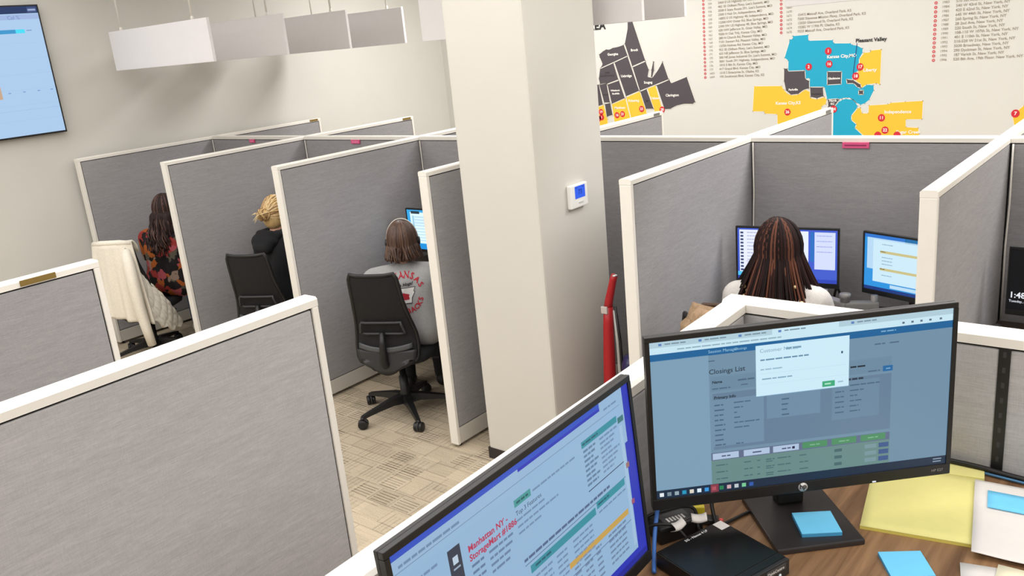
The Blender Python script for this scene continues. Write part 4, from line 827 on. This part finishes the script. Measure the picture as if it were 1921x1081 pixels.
def hang(mb, HC, th, z_end, rad, m, rg, flare=0.0, back=.0, wave=0, kk=1.0, phi0=None, bunch=1.0, n=16, sides=6, taper=.6):
    pts = []; phi0 = phi0 if phi0 is not None else rg.uniform(1.2, 1.5)
    for i in range(7):
        ph = phi0+(-.15-phi0)*i/6; pts.append(skull(HC, ph, th, kk))
    p = pts[-1].copy(); out = Vector((sin(th), -cos(th), 0)); L = p.z-z_end; w0 = rg.uniform(0, 6.28)
    for i in range(1, n+1):
        f = i/n; q = p+out*(flare*f)+Vector((0, -back*sin(min(1, f*1.2)*pi/2), -L*f)); q.x = HC.x+(q.x-HC.x)*(1+(bunch-1)*f)
        q += Vector((cos(w0+f*wave), sin(w0+f*wave), 0))*(.006+.010*f)*(1 if wave else .3); pts.append(q)
    N = len(pts); mb.tube(pts, [rad*(1-(1-taper)*i/(N-1)) for i in range(N)], m, sides)
    return pts
HB = mat('hair_brown', (72, 50, 40), .45, noise=(60, 60, 6), var=.25); HB2 = mat('hair_brown_light', (98, 70, 54), .45)
HD = mat('hair_dark', (46, 32, 30), .6, spec=.25); HD2 = mat('hair_dark_red', (84, 52, 44), .45)
HBL = mat('hair_blond', (206, 172, 118), .45, noise=(80, 80, 10), var=.2); HBL2 = mat('hair_blond_dark', (150, 114, 72), .5); HBL3 = mat('hair_blond_light', (232, 208, 160), .45)
BR1 = mat('braid_black', (24, 15, 15), .75, spec=.2); BR2 = mat('braid_brown', (98, 60, 46), .75, spec=.2); BR3 = mat('braid_dark', (44, 24, 22), .75, spec=.2); GOLD = mat('bead_gold', (232, 206, 160), .3, .5)
JEANS = mat('denim', (58, 78, 108), .85, noise=(60, 60, 60), var=.15); DKT = mat('dark_trousers', (30, 30, 34), .9); SHOE = mat('dark_shoe', (28, 26, 26), .6); WSHOE = mat('white_shoe', (224, 222, 216), .6)
def cap_hair(t, HC, m, zlow=.0, name='hair', extra=()):
    return blob(name, [('E', HC+Vector((0, -.022, .016)), (.084, .092, .106)), ('E', HC+Vector((0, -.045, -.03)), (.080, .070, .09))]+list(extra), m, t, .009, 4)
# floral blouse, long dark wavy hair
rg = random.Random(3)
p1, HC, _ = person('person with long dark wavy hair in a floral blouse, sitting nearest the left wall', -6.52, 3.42, radians(28), SKIN, floral_mat(), JEANS, WSHOE, hz=-.02, bulk=1.12)
cap = cap_hair(p1, HC, HD, extra=[((-.05, HC.y-.085, HC.z-.05), .05, (-.06, HC.y-.15, HC.z-.27), .035), ((.05, HC.y-.085, HC.z-.05), .05, (.06, HC.y-.15, HC.z-.27), .035), ((0, HC.y-.09, HC.z-.05), .055, (0, HC.y-.16, HC.z-.3), .035)])
b = MB()
for i in range(120): hang(b, HC, rg.uniform(-1.9, 1.9), rg.uniform(.79, .92), rg.uniform(.005, .009), HD if i % 3 else HD2, rg, flare=.04, back=.06, wave=9, kk=1.03)
b.build('hair_strands', p1)
# black hoodie, blond bun
rg = random.Random(4)
p2, HC, _ = person('person in a black hoodie with a messy blond bun', -5.19, 3.50, radians(6), SKIN, mat('black_fleece', (20, 20, 23), .95, noise=(200, 200, 200), var=.2), JEANS, WSHOE, hz=.015, bulk=1.03)
blob('hood', [((-.07, -.045, 1.0), .045, (.07, -.045, 1.0), .045), ((-.085, .01, 1.035), .034, (-.075, .09, 1.045), .028), ((.085, .01, 1.035), .034, (.075, .09, 1.045), .028), ((-.06, -.03, 1.045), .032, (.06, -.03, 1.045), .032), ((-.05, -.075, .96), .04, (.05, -.075, .96), .04)], mat('black_fleece', (20, 20, 23)), p2, .01, 4)
BN = HC+Vector((0, -.125, .005))
cap_hair(p2, HC, HBL, extra=[('E', BN, (.045, .040, .042))])
b = MB()
for i in range(90):
    th = rg.uniform(-2.0, 2.0); ph0 = rg.uniform(-.5, 1.45); r_ = rg.uniform(.003, .0055)
    a = skull(HC, ph0, th, 1.0); e = BN+Vector((rg.uniform(-.02, .02), rg.uniform(0, .02), rg.uniform(-.02, .02)))
    pts = []
    for k in range(8):
        q = a.lerp(e, k/7); d = q-(HC+Vector((0, -.008, .006))); kx = sqrt((d.x/.09)**2+(d.y/.108)**2+(d.z/.12)**2)
        if kx < 1.0: q = HC+Vector((0, -.008, .006))+d/max(kx, .2)*rg.uniform(1.0, 1.02)
        pts.append(q)
    b.tube(pts, r_, [HBL, HBL2, HBL3, HBL][i % 4], 5)
for i in range(34):   # loops and loose ends of the bun
    a0 = rg.uniform(0, 6.28); tl = Vector((rg.uniform(-1, 1), rg.uniform(-1, 1), rg.uniform(-1, 1))).normalized(); u_ = tl.orthogonal().normalized(); w_ = tl.cross(u_); R_ = rg.uniform(.03, .05)
    b.tube([BN+u_*R_*cos(a0+k*.55)+w_*R_*sin(a0+k*.55) for k in range(8)], .004, [HBL, HBL2, HBL3][i % 3], 5)
for i in range(9):
    d = Vector((rg.uniform(-.5, .5), -1, rg.uniform(-.6, .5))).normalized(); b.tube([BN+d*.035, BN+d*.06+Vector((0, 0, .006)), BN+d*rg.uniform(.075, .095)+Vector((0, 0, -.008))], [.004, .003, .0015], HBL3, 5)
b.build('hair_strands', p2)
# grey printed shirt with headset
rg = random.Random(5)
GREYT = mat('heather_grey', (158, 158, 158), .95, noise=(160, 160, 160), var=.1)
p3, HC, shirt = person('person in a grey shirt with red arched lettering, wearing a thin headset', -3.785, 3.45, radians(40), SKIN, GREYT, DKT, SHOE, hz=-.075, bulk=1.18)
cap_hair(p3, HC, HB, extra=[((-.05, HC.y-.05, HC.z-.06), .05, (-.055, HC.y-.075, HC.z-.085), .026), ((.05, HC.y-.05, HC.z-.06), .05, (.055, HC.y-.075, HC.z-.085), .026), ((0, HC.y-.07, HC.z-.06), .05, (0, HC.y-.085, HC.z-.09), .026)])
b = MB()
for i in range(130): hang(b, HC, rg.uniform(-2.1, 2.1), HC.z-rg.uniform(.088, .108), rg.uniform(.005, .008), HB if i % 4 else HB2, rg, flare=.012, back=.01, wave=2, kk=1.02, n=8)
b.build('hair_strands', p3)
b = MB(); ring = [(HC.x+.098*cos(a), HC.y+.012, HC.z+.0+.136*sin(a)) for a in [pi*k/20 for k in range(21)]]
HSW = mat('headset_silver', (206, 200, 192), .35, .3)
b.tube(ring, .0035, HSW, 8); 
for s_ in (-1, 1): b.lathe([(.022, -.009), (.026, -.004), (.026, .006), (.018, .010)], BLACK, 16, T(s_*.098, HC.y+.012, HC.z-.01) @ Matrix.Rotation(pi/2*s_, 4, 'Y'))
b.tube([(-.1, HC.y+.012, HC.z-.02), (-.09, HC.y+.07, HC.z-.06), (-.05, HC.y+.12, HC.z-.075)], .003, BLACK, 6)
b.build('headset', p3)
bv = BVHTree.FromPolygons([v.co for v in shirt.data.vertices], [p.vertices for p in shirt.data.polygons])
def on_back(x, z, off):
    h_, n_, i_, d_ = bv.ray_cast(Vector((x, -1, z)), Vector((0, 1, 0)))
    return Vector((x, (h_.y if h_ else -.1)-off, z))
pr = MB()
PRED = mat('print_red', (178, 36, 52), .8); PBLK = mat('print_dark', (38, 34, 36), .8); PWH = mat('print_pale', (226, 224, 222), .8)
PZ = .80
def arc_text(body, R_, a0, a1, size, up, m=PRED):
    n = len(body)
    for k, chx in enumerate(body):
        a = a0+(a1-a0)*k/(n-1); v, f = text_geo(chx, size, 'CENTER', .0012)
        co, si = cos(-a if up else a), sin(-a if up else a); cx_, cz_ = R_*sin(a), (R_*cos(a) if up else -R_*cos(a)); vs = []
        for q in v:
            X_, Z_ = q[0], q[1]-(0 if up else size*.35); vs.append(on_back(cx_+X_*co-Z_*si, PZ+cz_+X_*si+Z_*co, .004))
        pr.add(vs, f, m)
arc_text('ARKANSAS', .098, radians(-62), radians(62), .046, True); arc_text('RAZORBACKS', .098, radians(-72), radians(72), .042, False)
v, f = text_geo('Go Hogs!', .026, 'CENTER', .0006); pr.add([on_back(q[0]+q[1]*.25, PZ+.052+q[1]+q[0]*.1, .004) for q in v], f, PBLK)
st = [(-.06, .035), (.062, .04), (.052, .018), (.058, .012), (.04, -.02), (.036, -.05), (-.045, -.05), (-.046, -.035), (-.058, -.035)]
def flat(pts, m, off):
    bm = bmesh.new(); vs = [bm.verts.new((x_, z_, 0)) for x_, z_ in pts]; bm.faces.new(vs); bmesh.ops.triangulate(bm, faces=bm.faces[:]); bmesh.ops.subdivide_edges(bm, edges=bm.edges[:], cuts=3, use_grid_fill=True); bmesh.ops.triangulate(bm, faces=bm.faces[:])
    bm.verts.index_update(); pr.add([on_back(q.co.x, PZ+q.co.y, off) for q in bm.verts], [[q.index for q in f_.verts] for f_ in bm.faces], m); bm.free()
flat([(x_*1.07, z_*1.09) for x_, z_ in st], PBLK, .003); flat(st, PWH, .0038); flat([(-.03, -.03), (.025, -.03), (.03, .0), (-.01, .012), (-.035, -.005)], PRED, .0046)
tag(pr.build('shirt_print', p3), 'red arched lettering around a pale state outline')
# braids
rg = random.Random(6)
SWT = mat('pale_knit', (214, 210, 206), .95, noise=(120, 120, 120), var=.06, bump=.2)
p4, HC, _ = person('person with long beaded braids in a pale sweater', -1.47, 3.49, radians(6), SKIN_B, SWT, DKT, SHOE, hz=.06, bulk=1.06)
cap_hair(p4, HC, BR1, extra=[('E', HC+Vector((0, -.065, -.1)), (.098, .058, .14)), ('E', HC+Vector((0, -.024, .022)), (.092, .098, .110))])
b = MB(); beads = []
for i in range(250):
    th = rg.uniform(-1.9, 1.9)*(1 if i % 3 else .6); m_ = [BR1, BR1, BR3, BR2, BR1, BR3][i % 6]
    pts = hang(b, HC, th, rg.uniform(.88, 1.0) if abs(th) < 1.2 else rg.uniform(.93, 1.05), rg.uniform(.0045, .0068), m_, rg, phi0=rg.uniform(1.3, 1.57), flare=.05+.05*rg.random(), back=.02, wave=0, kk=1.10+.06*rg.random(), n=12, taper=.75, bunch=1.05)
    if i % 9 == 0:
        q = pts[rg.choice([-2, -4, -7])]; o_ = (q-HC); o_.z = 0; q = q+o_.normalized()*.008
        bd = MB(); beads.append(bd); bd.lathe([(.003, -.008), (.0085, -.005), (.0095, 0), (.0085, .005), (.003, .008)], GOLD, 10, T(*q))
b.build('braided_hair', p4); 
for bd in beads: tag(bd.build('hair_bead', p4), 'small pale gold bead')

# ------------------------------------------------------------------ cream jacket on the chair
jk = thing('jacket', 'cream fleece jacket with quilted lining hung over a chair back', 'jacket', (-6.60, 3.2, 0), radians(30))
FLEECE = mat('cream_fleece', (238, 231, 216), .95, noise=(90, 90, 90), var=.05, bump=.3)
def jm(u, v):
    x_ = (u-.5)*2; 
    if v < .12: k = v/.12; a = pi*k; y_ = -.215-.075*(1-cos(a))/2+.03*x_*x_; z_ = .93+.08*sin(a/2)*1.0 if k < 1 else 1.0; z_ = .91+.1*sin(a*.62); w = .165
    else:
        k = (v-.12)/.88; w = .165+.075*k; fold = .016*k*sin(x_*9+2*k)+.01*k*sin(x_*17+1); y_ = -.305-.035*k+.045*x_*x_+fold+.02*k*k; z_ = .91+.1*sin(pi*.62)-(.60+.05*x_)*k
    return (x_*w, y_, z_)
b = MB(); b.sheet(jm, 36, 34, .014, FLEECE); b.build('body', jk)
def lin_(u, v):
    q = .007*min(abs(sin(pi*(u*4+v*7))), abs(sin(pi*(u*4-v*7))))
    return (q*1.2+.125+.05*sin(pi*v*.6)+.06*v*(.4+u)+.012*sin(7*v+4*u), -.300+.04*v+(.05+.27*v**1.2)*u, .965-.12*u-(.60+.06*sin(3*u))*v+.012*sin(20*u)*v)
b = MB(); b.sheet(lin_, 48, 84, .016, mat('quilted_cloth', (232, 226, 212), .8)); tag(b.build('lining', jk), 'quilted ivory lining')
b = MB(); sp_ = [(.115, -.285, .94), (.15, -.33, .84), (.165, -.35, .68), (.175, -.355, .5), (.19, -.35, .34), (.205, -.345, .2)]
b.tube(sp_, [.045, .062, .066, .06, .052, .046], FLEECE, 14, flat=.7); b.build('sleeve', jk)
b = MB(); b.tube([(-.155, -.262, .995), (-.08, -.285, 1.005), (0, -.292, 1.006), (.08, -.285, 1.005), (.16, -.262, .995)], [.016, .022, .022, .022, .016], FLEECE, 10); b.build('collar', jk)

# ------------------------------------------------------------------ handbag
bg = thing('handbag', 'tan patterned handbag hanging at the chair back beside the person with braids', 'handbag', (-1.54, 3.06, .84), radians(-20))
BAGM = mat('bag_canvas', (150, 124, 96), .7, noise=(70, 70, 70), var=.25); STRAP = mat('bag_strap', (74, 54, 42), .6)
def bagring(z_, k): return [(k*.13*(abs(cos(a))**.5)*(1 if cos(a) >= 0 else -1), k*.06*(abs(sin(a))**.7)*(1 if sin(a) >= 0 else -1), z_) for a in [2*pi*i/24 for i in range(24)]]
b = MB(); b.loft([bagring(0, .85), bagring(.02, 1), bagring(.16, 1), bagring(.23, .85), bagring(.25, .6)], BAGM); b.build('body', bg)
b = MB(); b.sheet(lambda u, v: ((u-.5)*.25, -.068+.09*(1-v)*(.0 if v > .55 else 1)*.8, .26-.12*v), 8, 8, .006, BAGM); b.build('flap', bg)
b = MB(); b.tube([(-.11, 0, .21), (-.09, .03, .25), (0, .05, .262), (.09, .03, .25), (.11, 0, .21)], .009, STRAP, 8); b.build('strap', bg)
b = MB(); b.lathe([(.012, 0), (.014, .003), (.012, .006)], GOLD, 14, T(0, -.078, .15) @ Matrix.Rotation(pi/2, 4, 'X')); b.lathe([(.012, 0), (.014, .003), (.012, .006)], GOLD, 14, T(.11, -.02, .2) @ Matrix.Rotation(pi/2, 4, 'X')); b.build('clasp', bg)

# ------------------------------------------------------------------ vacuum cleaner
vc = thing('vacuum_cleaner', 'red upright vacuum cleaner standing between the pillar and the divider', 'vacuum cleaner', (-2.30, 3.42, 0))
b = MB(); pts = [(-.02, 0, .2), (-.015, 0, .4), (-.008, 0, .6), (0, 0, .8), (.006, 0, .9)]
b.tube(pts, [.036, .034, .031, .027, .024], RED, 14); b.build('body', vc)
b = MB(); b.tube([(.006, 0, .895), (.012, 0, .93), (.045, 0, 1.045), (.055, 0, 1.068)], [.023, .021, .018, .017], RED, 12); b.lathe([(.017, 0), (.017, .006)], mat('chrome', (210, 210, 210), .2, .9), 12, T(.055, 0, 1.064)); b.build('handle', vc)
b = MB(); b.box(-.02, .016, -.030, -.018, .868, .905, mat('grip_grey', (200, 190, 186), .5), bev=.003); b.build('switch', vc)
b = MB(); b.tube([(.045, .01, .2), (.046, .01, .5), (.044, .01, .7), (.034, .01, .88)], .009, mat('tube_grey', (176, 176, 172), .4), 10); b.build('wand', vc)
b = MB(); b.tube([(.062, .01, .2), (.062, .01, .5), (.058, .01, .72), (.04, .01, .9)], .008, BLACK, 10); b.build('power_cord', vc)
b = MB(); b.lathe([(.05, 0), (.058, .02), (.058, .2), (.045, .24), (.02, .245)], mat('dust_cup_violet', (44, 40, 84), .3), 20, T(.115, .03, .40)); b.tube([(.1, .03, .6), (.1, .03, .75), (.098, .03, .8)], .006, mat('dark_red', (90, 20, 26), .5), 8); b.build('dust_cup', vc)
b = MB(); b.box(-.05, .15, -.06, .09, .16, .42, BLACK, bev=.03); b.build('motor_housing', vc)
b = MB(); b.box(-.09, .17, -.2, .09, .012, .1, RED, bev=.02); b.box(-.02, .1, -.04, .06, .09, .18, BLACK, bev=.01); b.build('floor_head', vc)
for sx in (-.06, .14): b = MB(); b.lathe([(.03, -.012), (.035, -.008), (.035, .008), (.03, .012)], BLACK, 16, T(sx, .07, .035) @ Matrix.Rotation(pi/2, 4, 'Y')); b.build('wheel', vc)

# ------------------------------------------------------------------ lights
def area(x, y, z, sx, sy, e, col=(1, .985, .975), rot=(0, 0, 0)):
    l = bpy.data.lights.new('ceiling_light', 'AREA'); l.shape = 'RECTANGLE'; l.size = sx; l.size_y = sy; l.energy = e; l.color = col
    o = bpy.data.objects.new('ceiling_light', l); o.location = (x, y, z); o.rotation_euler = rot; C.objects.link(o)
for x, y, k in ((-5.2, 6.2, 1.25), (-2.6, 6.0, .75), (-.2, 5.0, 1.6), (2.8, 5.1, .8)): area(x, y, 3.22, 2.2, .9, EB*k)
for x, sx, k in ((-5.2, 3.6, .95), (-2.0, 2.7, 1), (1.2, 2.7, .75)): area(x, 1.9, 3.22, sx, 2.4, EF*k)
for x, k in ((-5, 1.5), (-1.5, 1), (2, 1)): area(x, -1.0, 3.22, 2.4, 1.2, EN*k)
w = bpy.data.worlds.new('world'); SC.world = w; w.use_nodes = True; w.node_tree.nodes['Background'].inputs[0].default_value = (.9, .9, .9, 1); w.node_tree.nodes['Background'].inputs[1].default_value = .3
vs = SC.view_settings; vs.view_transform = 'Standard'; vs.look = 'None'; vs.gamma = 1; vs.exposure = EXPO; vs.use_curve_mapping = False
